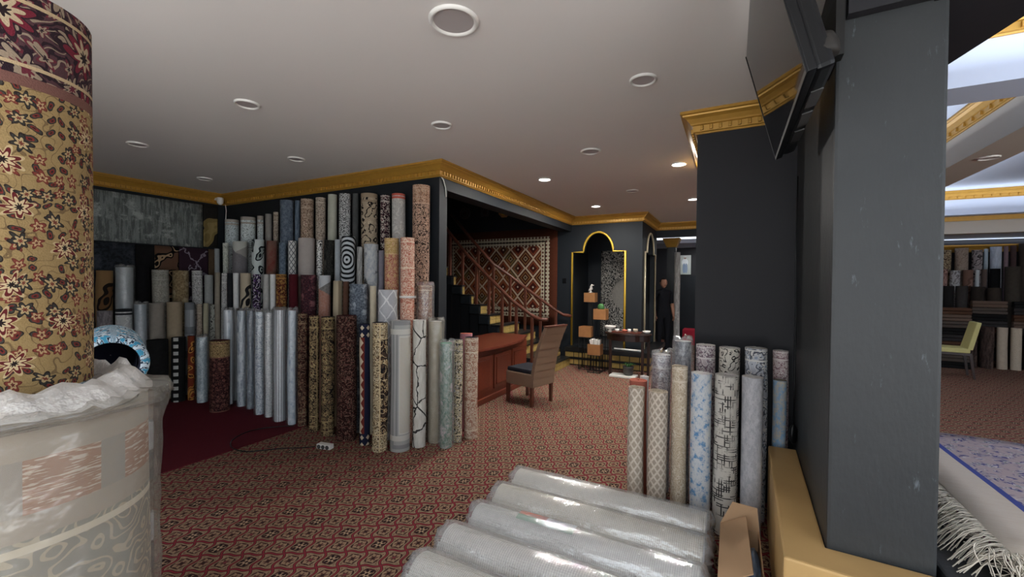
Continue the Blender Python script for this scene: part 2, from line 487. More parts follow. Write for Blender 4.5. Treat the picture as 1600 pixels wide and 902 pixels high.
def arch_wall(name, a0, a1, H, outl, fn, mat):
    """solid slab between a0..a1 with an arch-shaped opening; fn(a, depth(0/1), z) -> point"""
    m = MB()
    def quad(p):   # p: list of (a,z) polygon -> prism through thickness
        b = len(m.v); n = len(p)
        m.v.extend([fn(a, 0, z) for a, z in p]+[fn(a, 1, z) for a, z in p])
        m.f.append(tuple(b+i for i in range(n))); m.f.append(tuple(b+n+i for i in reversed(range(n))))
        for i in range(n):
            j = (i+1) % n; m.f.append((b+j, b+i, b+n+i, b+n+j))
    o = outl
    quad([(a0, 0), (o[0][0], 0), (o[0][0], H), (a0, H)])
    quad([(o[-1][0], 0), (a1, 0), (a1, H), (o[-1][0], H)])
    quad([(o[0][0], 0), (o[-1][0], 0), (o[-1][0], o[-1][1]), (o[0][0], o[0][1])])
    for i in range(1, len(o)-2):
        (x0, z0), (x1, z1) = o[i], o[i+1]
        if abs(x1-x0) > 1e-6: quad([(x0, z0), (x1, z1), (x1, H), (x0, H)])
    ob = m.obj(name, mat)
    bm = bmesh.new(); bm.from_mesh(ob.data); bmesh.ops.recalc_face_normals(bm, faces=bm.faces); bm.to_mesh(ob.data); bm.free()
    return struct(ob)
out1 = arch_outline(AX0, AX1, AZ0, AZS, AZT)
struct(boxo('wall_stair_back', (XL, YA, 0), (-3.12, YA+.12, 4.3), M['navy_wall']))
arch_wall('wall_arch', -3.12, XS, CEIL, out1, lambda a, d, z: (a, YA+.12*d, z), M['navy_wall'])
out2 = arch_outline(8.28, 9.46, .35, 2.22, 2.62, .2)
arch_wall('wall_alcove_side', YA+.12, YD, CEIL, out2, lambda a, d, z: (XS-.1*d, a, z), M['navy_wall'])
struct(boxo('wall_alcove_back', (-3.12, YD, 0), (XS, YD+.1, CEIL), M['navy_wall']))
struct(boxo('wall_alcove_left', (-3.12, YA+.12, 0), (-3.02, YD, CEIL), M['navy_wall']))
struct(boxo('wall_door_header', (XS, YD, 2.615), (XBR, YD+.14, CEIL+.12), M['navy_wall']))
struct(boxo('wall_corridor_left', (-3.2, YD+.1, 0), (-3.1, 12.7, 2.8), M['navy_wall']))
struct(boxo('wall_back', (-3.2, 12.7, 0), (8.6, 12.85, 2.7), M['black_wall']))
struct(boxo('wall_right', (8.5, 3.0, 0), (8.6, 12.7, UP), M['beam']))
struct(boxo('wall_block', (XBL, YBLK, 0), (XBR, 5.4, CEIL+.5), M['black_wall']))
# raised-ceiling beams of the right-hand room
struct(boxo('beam_cross', (XBR, 3.85, CEIL), (8.5, 4.21, UP), M['ceil_white']))
struct(boxo('beam_long', (2.1, 4.21, CEIL), (2.49, 10.7, UP), M['beam']))
struct(boxo('beam_cross_far', (XBR, 10.7, CEIL), (8.5, 10.95, UP), M['ceil_white']))
struct(boxo('beam_bulkhead', (XBR, 10.96, 2.60), (8.5, 11.2, UP), M['beam']))

# ------------------------------------------------------------------ gold cornice
PROF = [(0, -.155), (.012, -.155), (.018, -.145), (.03, -.14), (.034, -.095), (.046, -.09), (.052, -.08), (.075, -.052), (.1, -.036), (.104, -.026), (.118, -.02), (.118, 0), (0, 0)]
TR = [0]
def cornice(path, top, first=None, last=None, singles=False, drop=0, step=.052):
    """path: wall-face points; the room lies to the right-hand side of travel. One trim object per straight run."""
    P = [Vector(p) for p in path]; n = len(P)
    def nrm(i): t = (P[i+1]-P[i]).normalized(); return Vector((t.y, -t.x))
    def mit(i):
        if i == 0: return nrm(0)
        if i == n-1: return nrm(n-2)
        a, b = nrm(i-1), nrm(i); m = (a+b).normalized(); return m/m.dot(a)
    dm = MB().box((-.011, -.005, -.017), (.011, .018, .017)).mesh('dentil', False, .004); dm.materials.append(M['gold'])
    for i in range(n-1):
        TR[0] += 1
        m = MB(); k = len(PROF)
        for e in (i, i+1):
            for d, z in PROF:
                q = P[e]+mit(e)*d; m.v.append((q.x, q.y, top+z))
        for j in range(k): m.f.append((j, (j+1) % k, k+(j+1) % k, k+j))
        m.f.append(tuple(range(k))); m.f.append(tuple(reversed(range(k, 2*k))))
        o = m.obj('trim_%d' % TR[0], M['gold']); struct(o)
        bm = bmesh.new(); bm.from_mesh(o.data); bmesh.ops.recalc_face_normals(bm, faces=bm.faces); bm.to_mesh(o.data); bm.free()
        t = (P[i+1]-P[i]); L = t.length; t.normalize(); nn = nrm(i); ang = math.atan2(-nn.x, nn.y)
        cnt = int(L/step)
        if singles:
            for q in range(cnt):
                c = P[i]+t*((q+.5)*L/cnt)+nn*.033
                d = bpy.data.objects.new('dentil', dm); COL.objects.link(d); d.parent = o
                d.location = (c.x, c.y, top-.116); d.rotation_euler[2] = ang
        else:
            mb = MB()
            for q in range(cnt):
                c = P[i]+t*((q+.5)*L/cnt)+nn*.033; a = t*.011; b = nn*.016
                z0, z1 = top-.133, top-.099
                pts = [c-a-b*.2, c+a-b*.2, c+a+b, c-a+b]
                mb.hexa([(p.x, p.y, z0) for p in pts]+[(p.x, p.y, z1) for p in pts])
            if cnt: tag(mb.obj('dentil_band', M['gold'], o), kind='stuff')
cornice([(XL, -1.2), (XL, YR), (XB, YR), (XB, YA), (XS, YA), (XS, YD), (.95, YD)], CEIL)
cornice([(XBL, 5.4), (XBL, YBLK), (.385, YBLK)], CEIL, singles=True, step=.062)
cornice([(XBR, 3.85), (8.5, 3.85)], UP, step=.11)
cornice([(2.1, 10.7), (2.1, 4.21)][::-1][::-1], UP, step=.16)
cornice([(2.49, 4.21), (2.49, 10.7)], UP, step=.16)
cornice([(XBR, 10.7), (2.1, 10.7)], UP, step=.11)
cornice([(2.49, 10.7), (8.5, 10.7)], UP, step=.11)
struct(boxo('trim_bulkhead', (XBR, 10.935, 2.835), (8.5, 10.96, CEIL), M['gold']))
cornice([(-.2, 12.7), (8.5, 12.7)], 2.50, step=.11)

# ------------------------------------------------------------------ column wall, ledges, beam over the column
CA = Vector((.356, 2.107)); ce = Vector((math.sin(R_(1.55)), math.cos(R_(1.55)))); cn = Vector((ce.y, -ce.x))
CB = CA+cn*.333; CC = CB+ce*1.47; CD = CA+ce*1.47
o = MB().prism([tuple(CA), tuple(CB), tuple(CC), tuple(CD)], 0, CEIL+.5).obj('wall_column', M['column'], None, False, .012); struct(o)
LD = CA+ce*1.16
o = MB().prism([(.194, 1.95), (.70, 1.905), (CB.x+.011, CB.y-.012), (CA.x-.003, CA.y-.003), (LD.x-.003, LD.y), (.228, 3.262)], 0, .53).obj('ledge_gold', M['goldledge'], None, False, .01); struct(o)
struct(boxo('platform_black', (.712, 1.9, 0), (2.7, 3.84, .53), M['column'], None, .012))
b0 = CA+cn*.03-ce*.05
o = MB().prism([tuple(b0), tuple(b0+cn*.6), tuple(b0+cn*.6+ce*.045), tuple(b0+ce*.045)], 2.655, CEIL+.5).obj('beam_over_column', M['black_wall']); struct(o)
q0, q1 = hit(1488, 97, 2, 2.65), hit(1602, 24, 2, 2.65)
dd = Vector((q1.x-q0.x, q1.y-q0.y)).normalized(); nn = Vector((dd.y, -dd.x))
if nn.y > 0: nn = -nn
a0 = Vector((q0.x, q0.y))-dd*.12; a1 = Vector((q1.x, q1.y))+dd*.9
o = MB().prism([tuple(a0), tuple(a1), tuple(a1+nn*.4), tuple(a0+nn*.4)], 2.65, UP).obj('beam_diagonal', M['black_wall']); struct(o)
bm = bmesh.new(); bm.from_mesh(o.data); bmesh.ops.recalc_face_normals(bm, faces=bm.faces); bm.to_mesh(o.data); bm.free()

# ------------------------------------------------------------------ arch frames
def frame_bar(name, pts, mat, r=.018):
    m = MB(); m.tube(pts, r, 6); o = m.obj(name, mat, None, True); return struct(o)
frame_bar('trim_arch', [(x, YA-.012, z) for x, z in out1], M['goldbright'], .022)
frame_bar('trim_arch_side', [(XS+.012, y, z) for y, z in out2], M['silverframe'], .02)

# ------------------------------------------------------------------ ceiling downlights
def lamp(px, py, r, lit):
    p = hit(px, py, 2, CEIL)
    root = empty('ceiling_downlight', (p.x, p.y, CEIL))
    prof = [(r*.80, -.001), (r*.84, -.012), (r*.93, -.016), (r, -.009), (r*1.01, 0)]
    MB().lathe(prof, (0, 0, 0), 36, False).obj('trim_ring', M['white_plastic'], root, True)
    MB().lathe([(r*.82, -.002), (r*.82, -.004)], (0, 0, 0), 36).obj('diffuser', M['lit'] if lit else M['diffuser'], root)
    if lit:
        li = bpy.data.lights.new('downlight_lamp', 'AREA'); li.shape = 'DISK'; li.size = r*1.5; li.energy = 24; li.color = (1, .97, .92)
        lo = bpy.data.objects.new('downlight_lamp', li); COL.objects.link(lo); lo.location = (0, 0, -.02); lo.parent = root
    return root
g = T('lit_diffuser'); g.out('ffffff'); g.b.inputs['Emission Color'].default_value = (1, .98, .95, 1); g.b.inputs['Emission Strength'].default_value = 12; M['lit'] = g.m
M['diffuser'] = plain('unlit_diffuser', 'aaa3a2', .5, .3, 0, .03)
LIT = {(851, 280): 'first', (1061, 256): 0, (931, 322): 0, (1083, 311): 0}
for (px, py, r, lb) in ((709, 32, .125, 'large unlit round ceiling downlight, the nearest to the shop entrance'),
                        (1005, 124, .085, 'unlit round ceiling downlight in front of the black wall block'),
                        (690, 195, .085, 'unlit round ceiling downlight in front of the wall corner cornice'),
                        (386, 162, .085, 'unlit ceiling downlight above the maroon carpet edge'),
                        (215, 225, .085, 'unlit ceiling downlight above the maroon carpet beside the hung grey rug'),
                        (463, 248, .085, 'unlit ceiling downlight above the blue grey roll rows'),
                        (320, 279, .085, 'unlit ceiling downlight close to the corner of the gold cornice'),
                        (923, 236, .1, 'unlit round ceiling downlight between the lit lamps and the black wall block'),
                        (988, 298, .085, 'small unlit downlight in the middle of four lit lamps'),
                        (851, 280, .085, 'lit ceiling downlight beside the stairwell beam cornice'),
                        (1061, 256, .085, 'lit ceiling downlight beside the black wall block'),
                        (931, 322, .085, 'lit ceiling downlight in front of the gold framed arch'),
                        (1083, 311, .085, 'lit ceiling downlight before the far doorway'),
                        (1545, 246, .085, 'unlit downlight under the grey ceiling beam of the right room')):
    tag(lamp(px, py, r, (px, py) in LIT), lb, 'downlight', 'round ceiling downlights')
# cove light inside the raised ceiling of the right-hand room
for (x, y, sx, sy, e, ry) in ((2.66, 7.4, .06, 6.2, 20, 205), (1.9, 7.4, .06, 6.2, 9, 155), (3.6, 4.36, 5.0, .06, 9, 180), (2.8, 3.55, 3.4, .06, 9, 180), (4.0, 10.4, 6, .06, 12, 180), (4.5, 12.6, 7, .04, 7, 180)):
    li = bpy.data.lights.new('cove_strip', 'AREA'); li.shape = 'RECTANGLE'; li.size = sx; li.size_y = sy; li.energy = e; li.color = (.84, .91, 1)
    lo = bpy.data.objects.new('cove_strip', li); COL.objects.link(lo); lo.location = (x, y, CEIL+.1 if y < 12 else 2.53); lo.rotation_euler = (0, R_(ry), 0)
li = bpy.data.lights.new('corridor_light', 'AREA'); li.size = .5; li.energy = 9
lo = bpy.data.objects.new('corridor_light', li); COL.objects.link(lo); lo.location = (-.6, 11.9, 2.6)

# ------------------------------------------------------------------ carpet rolls
def roll_mesh(name, R, h, mats, th=.013, seg=22, nz=4, phase=0., seed=0, bow=.004, length_axis='z'):
    rnd = random.Random(seed); turns = max(1.6, min(5.5, (R-.014)/(th*1.12)))
    n = int(turns*seg)+1; me = bpy.data.meshes.new(name)
    V_, F_, MI, UVs = [], [], [], []
    zs = [h*i/nz for i in range(nz+1)]
    a1, a2 = rnd.uniform(0, 6), rnd.uniform(0, 6)
    def rad(a, ro, z):
        return ro*(1+.018*math.sin(2*a+a1)+.010*math.sin(3*a+a2+z*4))+bow*math.sin(z*5+a1)*math.cos(a-a2)
    def ring(k, inner):
        a = 2*pi*k/seg; ro = R-th*1.12*k/seg-(th*.86 if inner else 0); return a+phase, ro
    # outer face of the first turn in full height steps; inner turns only as a short visible collar
    full = seg
    collar = min(.12, h*.3)
    def add_strip(k0, k1, zlist, inner, mi):
        b = len(V_); m = len(zlist)
        for k in range(k0, k1+1):
            a, ro = ring(k, inner)
            for z in zlist: r = rad(a, ro, z); V_.append((r*math.cos(a), r*math.sin(a), z))
        for k in range(k1-k0):
            for q in range(m-1):
                A = b+k*m+q; f = (A, A+m, A+m+1, A+1)
                F_.append(f if not inner else f[::-1]); MI.append(mi)
                pts = [(k0+k, zlist[q]), (k0+k+1, zlist[q]), (k0+k+1, zlist[q+1]), (k0+k, zlist[q+1])]
                if inner: pts = pts[::-1]
                UVs.extend([(R*(2*pi*kk/seg)-pi*R, h-zz) for kk, zz in pts])
    add_strip(0, full, zs, False, 0)
    if n > full: add_strip(full, n-1, [h-collar, h], False, 0)
    add_strip(0, n-1, [h-collar, h], True, 1)
    for z, flip in ((h, False), (0.0, True)):
        b = len(V_); kk = n-1 if z else full
        for k in range(kk+1):
            for inner in (False, True):
                a, ro = ring(k, inner); r = rad(a, ro, z); V_.append((r*math.cos(a), r*math.sin(a), z))
        for k in range(kk):
            A = b+2*k; f = (A, A+2, A+3, A+1); F_.append(f[::-1] if flip else f); MI.append(1); UVs.extend([(0, 0)]*4)
    # outer flap end
    b = len(V_)
    a, ro = ring(0, False); a_, ri = ring(0, True)
    for z in (0, h):
        for rr in (ro, ri): r = rad(a, rr, z); V_.append((r*math.cos(a), r*math.sin(a), z))
    F_.append((b, b+1, b+3, b+2)); MI.append(1); UVs.extend([(0, 0)]*4)
    # dark plug low inside so the core is closed
    b = len(V_); rr = max(.006, R-th*1.12*(n/seg)-th*.5)
    for k in range(8): V_.append((rr*math.cos(k*pi/4), rr*math.sin(k*pi/4), h-collar*.9))
    F_.append(tuple(range(b, b+8))); MI.append(1); UVs.extend([(0, 0)]*8)
    me.from_pydata(V_, [], F_)
    ul = me.uv_layers.new(name='UVMap')
    for i, q in enumerate(UVs): ul.data[i].uv = q
    for m in mats: me.materials.append(m)
    for i, p in enumerate(me.polygons): p.material_index = MI[i]; p.use_smooth = MI[i] == 0
    me.update(); return me
def sleeve_mesh(R, h, seed=0, over=.05, amp=.006, nz=10, seg=28, tuck=.55):
    rnd = random.Random(seed); m = MB(); prof = []
    for i in range(nz+1): prof.append((R+.006, h*i/nz))
    prof += [(R*.95, h+over*.2), (R*tuck, h+over*.32), (R*tuck*.6, h+over*.2)]
    ph = [rnd.uniform(0, 6) for _ in range(6)]
    k = len(prof)
    for s in range(seg):
        a = 2*pi*s/seg
        for r, z in prof:
            w = abs(math.sin(3*a+ph[0]+z*3)*math.sin(5*a+ph[1]-z*9))*amp+abs(math.sin(7*a+ph[2]+z*14))*amp*.6
            if z > h*.999: w += amp*.8*math.sin(5*a+ph[3])*math.sin(2*a+ph[4])
            m.v.append(((r+w)*math.cos(a), (r+w)*math.sin(a), max(z+(w*3 if z > h else 0), .002)))
    for s in range(seg):
        t = (s+1) % seg
        for q in range(k-1): m.f.append((s*k+q, t*k+q, t*k+q+1, s*k+q+1))
    return m.mesh('plastic_sleeve', True)
NSEED = [0]
def stand_roll(loc, R, h, mat, cap, label, group=None, name='carpet_roll', plastic=False, z0=0, film_mat=None, band=None, over=.05):
    NSEED[0] += 1; s = NSEED[0]
    a = math.atan2(-loc[1], -loc[0])            # pattern centre faces the aisle
    ph = a-pi+random.Random(s).uniform(-.25, .25)
    me = roll_mesh(name, R, h, (mat, M[cap]), phase=ph, seed=s, th=.013 if R < .12 else .016)
    if z0 == 0 and loc[0]-R < -4.1 and loc[1] < 4: z0 = .0095
    o = link(name, me, [None], None, (loc[0], loc[1], z0))
    tag(o, label, 'carpet roll', group)
    if plastic:
        link('plastic_sleeve', sleeve_mesh(R, h, s, over), [film_mat or M['film']], o)
    if band is not None:
        mb = MB(); mb.lathe([(R+.004, band-.011), (R+.006, band-.011), (R+.006, band+.011), (R+.004, band+.011)], (0, 0, 0), 24, False)
        mb.obj('tie_band', M['white_plastic'], o, True)
    return o
def pxroll(xl, xr, yt, axis, plane, mat, cap, label, group, floor_z=0, **kw):
    """a roll whose axis stands in the plane <axis>=plane; pixel extents give direction, width and height"""
    xm = (xl+xr)/2
    # vertical lean of the picture: use the column at the roll's top
    top = hit(xm, yt, axis, plane)
    dpt = depth(top); ang = math.atan((xm-CX)/FPX)
    R = kw.pop('R', None) or max(.04, min(kw.pop('rmax', .112), (xr-xl)/2*dpt/FPX*math.cos(ang)))
    kw.pop('rmax', None)
    return stand_roll((top.x, top.y), R, top.z-floor_z, mat, cap, label, group, z0=floor_z, **kw)

# palettes
BR = ('4c322a', '2a1a18', '84705a', '5c2a26'); GD = ('6e5d46', '2a221d', '9c8864', '44271f'); BK = ('221d1b', '6a5a42', '96835f', '4a2620')
SV = ('b4bcc4', '7f8b98', 'd5dade', '9aa5b0'); SL = ('6f7c8a', '4a5866', '8f9ba8', '3c4854'); TA = ('9b8f82', '6e6258', 'b9ac9c', '857a6e')
PK = ('c9a596', 'a86f5f', 'dcc9b2', 'b98474'); CR = ('cfc9bb', 'b3a990', 'ddd8cc', '9e9684'); WH = ('d5d6d4', 'b8bcc0', 'e4e4e2', 'a4aab0')
GY = ('a9a9a6', '7c7c7c', 'c4c4c2', '8f8f8d'); DK = ('2c2c2e', '19191b', '454548', '3a3230'); PU = ('4a3b44', '2c2028', 'b9b0a4', '6a4a52')
BW = ('d8d8d4', '17181a', 'bfc0be', '55575a')
MR = ('4e1d22', '2c1416', '9c7a58', '6e3034'); BE = ('b3a184', '7b6a52', 'd0c0a2', '93593f')
C = carpet

# ---- front row before the long wall: (xl, xr, top, bottom pixel)
GF = 'rolls standing in the front row of the long wall'
FRONT = [
 (349, 366, 486, 634, C('stripes', SV, k=9, w=.3), 'white_cap', 'shiny silver roll with slanting dark strokes wrapped in plastic, beside the small brown roll', 1),
 (370, 385.5, 487, 637, C('distress', SV, k=7, thr=.52), 'grey_cap', 'pale grey mottled roll in plastic beside a slate roll', 1),
 (385.5, 399, 487, 641, C('distress', SL, k=6), 'grey_cap', 'dark slate grey roll between pale plastic wrapped rolls', 1),
 (398, 414, 489, 650, C('persian', SV, k=9, border=.16), 'grey_cap', 'silver roll with ornate grey border band, in plastic next to the slate roll', 1),
 (413.5, 428, 490, 654, C('persian', WH, k=8, border=.18), 'grey_cap', 'whitish roll with a dark patterned top border beside the striped grey roll', 1),
 (427, 448, 486, 661, C('stripes', ('b9bcc0', '77797d', 'cfd2d4', '999'+'999'), k=34, w=.35), 'white_cap', 'grey roll with thin dark vertical stripes in plastic', 1),
 (448.5, 464, 487, 666, C('distress', ('b5c0c8', '8da0b0', 'd4d9dc', '6c7f96'), k=5, st=.5, thr=.55), 'white_cap', 'pale blue marbled roll in plastic beside the brown oriental roll', 1),
 (464, 482, 491, 668, C('persian', BR, k=9, hb=1.2, border=.11), 'maroon_cap', 'brown oriental roll with fine red field beside the pale blue roll', 0),
 (481.5, 501, 493, 675, C('persian', GD, k=7, hb=1.2, border=.13, vs=-.03), 'maroon_cap', 'olive beige oriental roll with dark arch motifs', 0),
 (500, 525, 495, 682, C('persian', BK, k=8, hb=1.2, border=.12), 'navy_cap', 'black and gold scrollwork oriental roll', 0),
 (524, 560, 493, 691, C('scroll', ('2a1715', '5a3a33', '7c6355', '1a1012'), k=11, w=.13), 'maroon_cap', 'thick dark brown plush roll with raised scrolls', 0),
 (560.5, 580, 506, 697, C('kilimroll', ('1f2236', 'c9b9a0', '22263c', '6a2d24')), 'navy_cap', 'red, cream and navy geometric kilim roll', 0),
 (580.5, 608, 504, 708, C('persian', ('4a3a30', '1c1a1c', 'c9b48e', '8a6a44'), k=7, hb=1.2, border=.15, vs=.002, bpal=('b9a684', '5c4a38', 'd9cbab', '4a2f22')), 'navy_cap', 'beige bordered oriental roll with dark brown centre panel, navy top', 0),
 (608.5, 643, 501, 708, C('greek', ('a7a7a4', '8b8c8c', 'c4c2ba', 'a9a08c')), 'grey_cap', 'grey roll with nested rectangular frame lines', 0),
 (643.5, 667, 500, 701, C('crackle', ('d3d0c8', '3a3836', 'c2beb4', '000000'), k=4.5, w=.022), 'white_cap', 'white roll with black crackle lines', 0),
 (668, 692, 502, 694, C('plain', ('b0a692', 'c6bda9')), 'white_cap', 'plain cream roll in cloudy plastic beside the crackle roll', 2),
]
for xl, xr, yt, yb, m, cap, lb, pl in FRONT:
    b = hit((xl+xr)/2, yb, 2, 0)
    dpt = depth(b); ang = math.atan(((xl+xr)/2-CX)/FPX); R = (xr-xl)/2*dpt/FPX*math.cos(ang)*.985
    rb = Vector((b.x, b.y)); dr = rb.normalized(); c = rb+dr*R          # bottom pixel is the near rim
    t = hit((xl+xr)/2, yt, 1, c.y)
    stand_roll((c.x, c.y), R, t.z, m, cap, lb, GF, plastic=bool(pl), film_mat=M['film_cloudy'] if pl == 2 else None)
# three shorter rolls past the corner by the desk
for xl, xr, yt, yb, m, cap, lb, pl in [
 (686, 708, 536, 702, C('distress', ('8d9a8c', '5a7a68', 'c7b7b4', 'a88a96'), k=7, st=.7), 'green_cap', 'short green and pink mottled roll in plastic with green top', 1),
 (707, 724, 530, 693, C('persian', ('b6a98f', '2a2826', 'd0c4a6', '8d8fa6'), k=10, hb=1.1, border=.15), 'navy_cap', 'short beige and black floral roll with navy top beside the desk', 0),
 (717, 739, 521, 672, C('plain', ('c48a94', 'b07884')), 'coral_cap', 'pink topped roll wedged between the short rolls and the desk', 0),
 (724, 748, 527, 687, C('persian', ('b5a08c', '9a6a5a', 'd2c4ae', 'a98d80'), k=9, hb=1.1, border=.15), 'navy_cap', 'short pinkish beige floral roll against the desk', 0)]:
    b = hit((xl+xr)/2, yb, 2, 0); R = (xr-xl)/2*depth(b)/FPX*.98
    rb = Vector((b.x, b.y)); c = rb+rb.normalized()*R
    t = hit((xl+xr)/2, yt, 1, c.y)
    stand_roll((c.x, c.y), R, t.z, m, cap, lb, 'short rolls beside the desk', plastic=bool(pl))

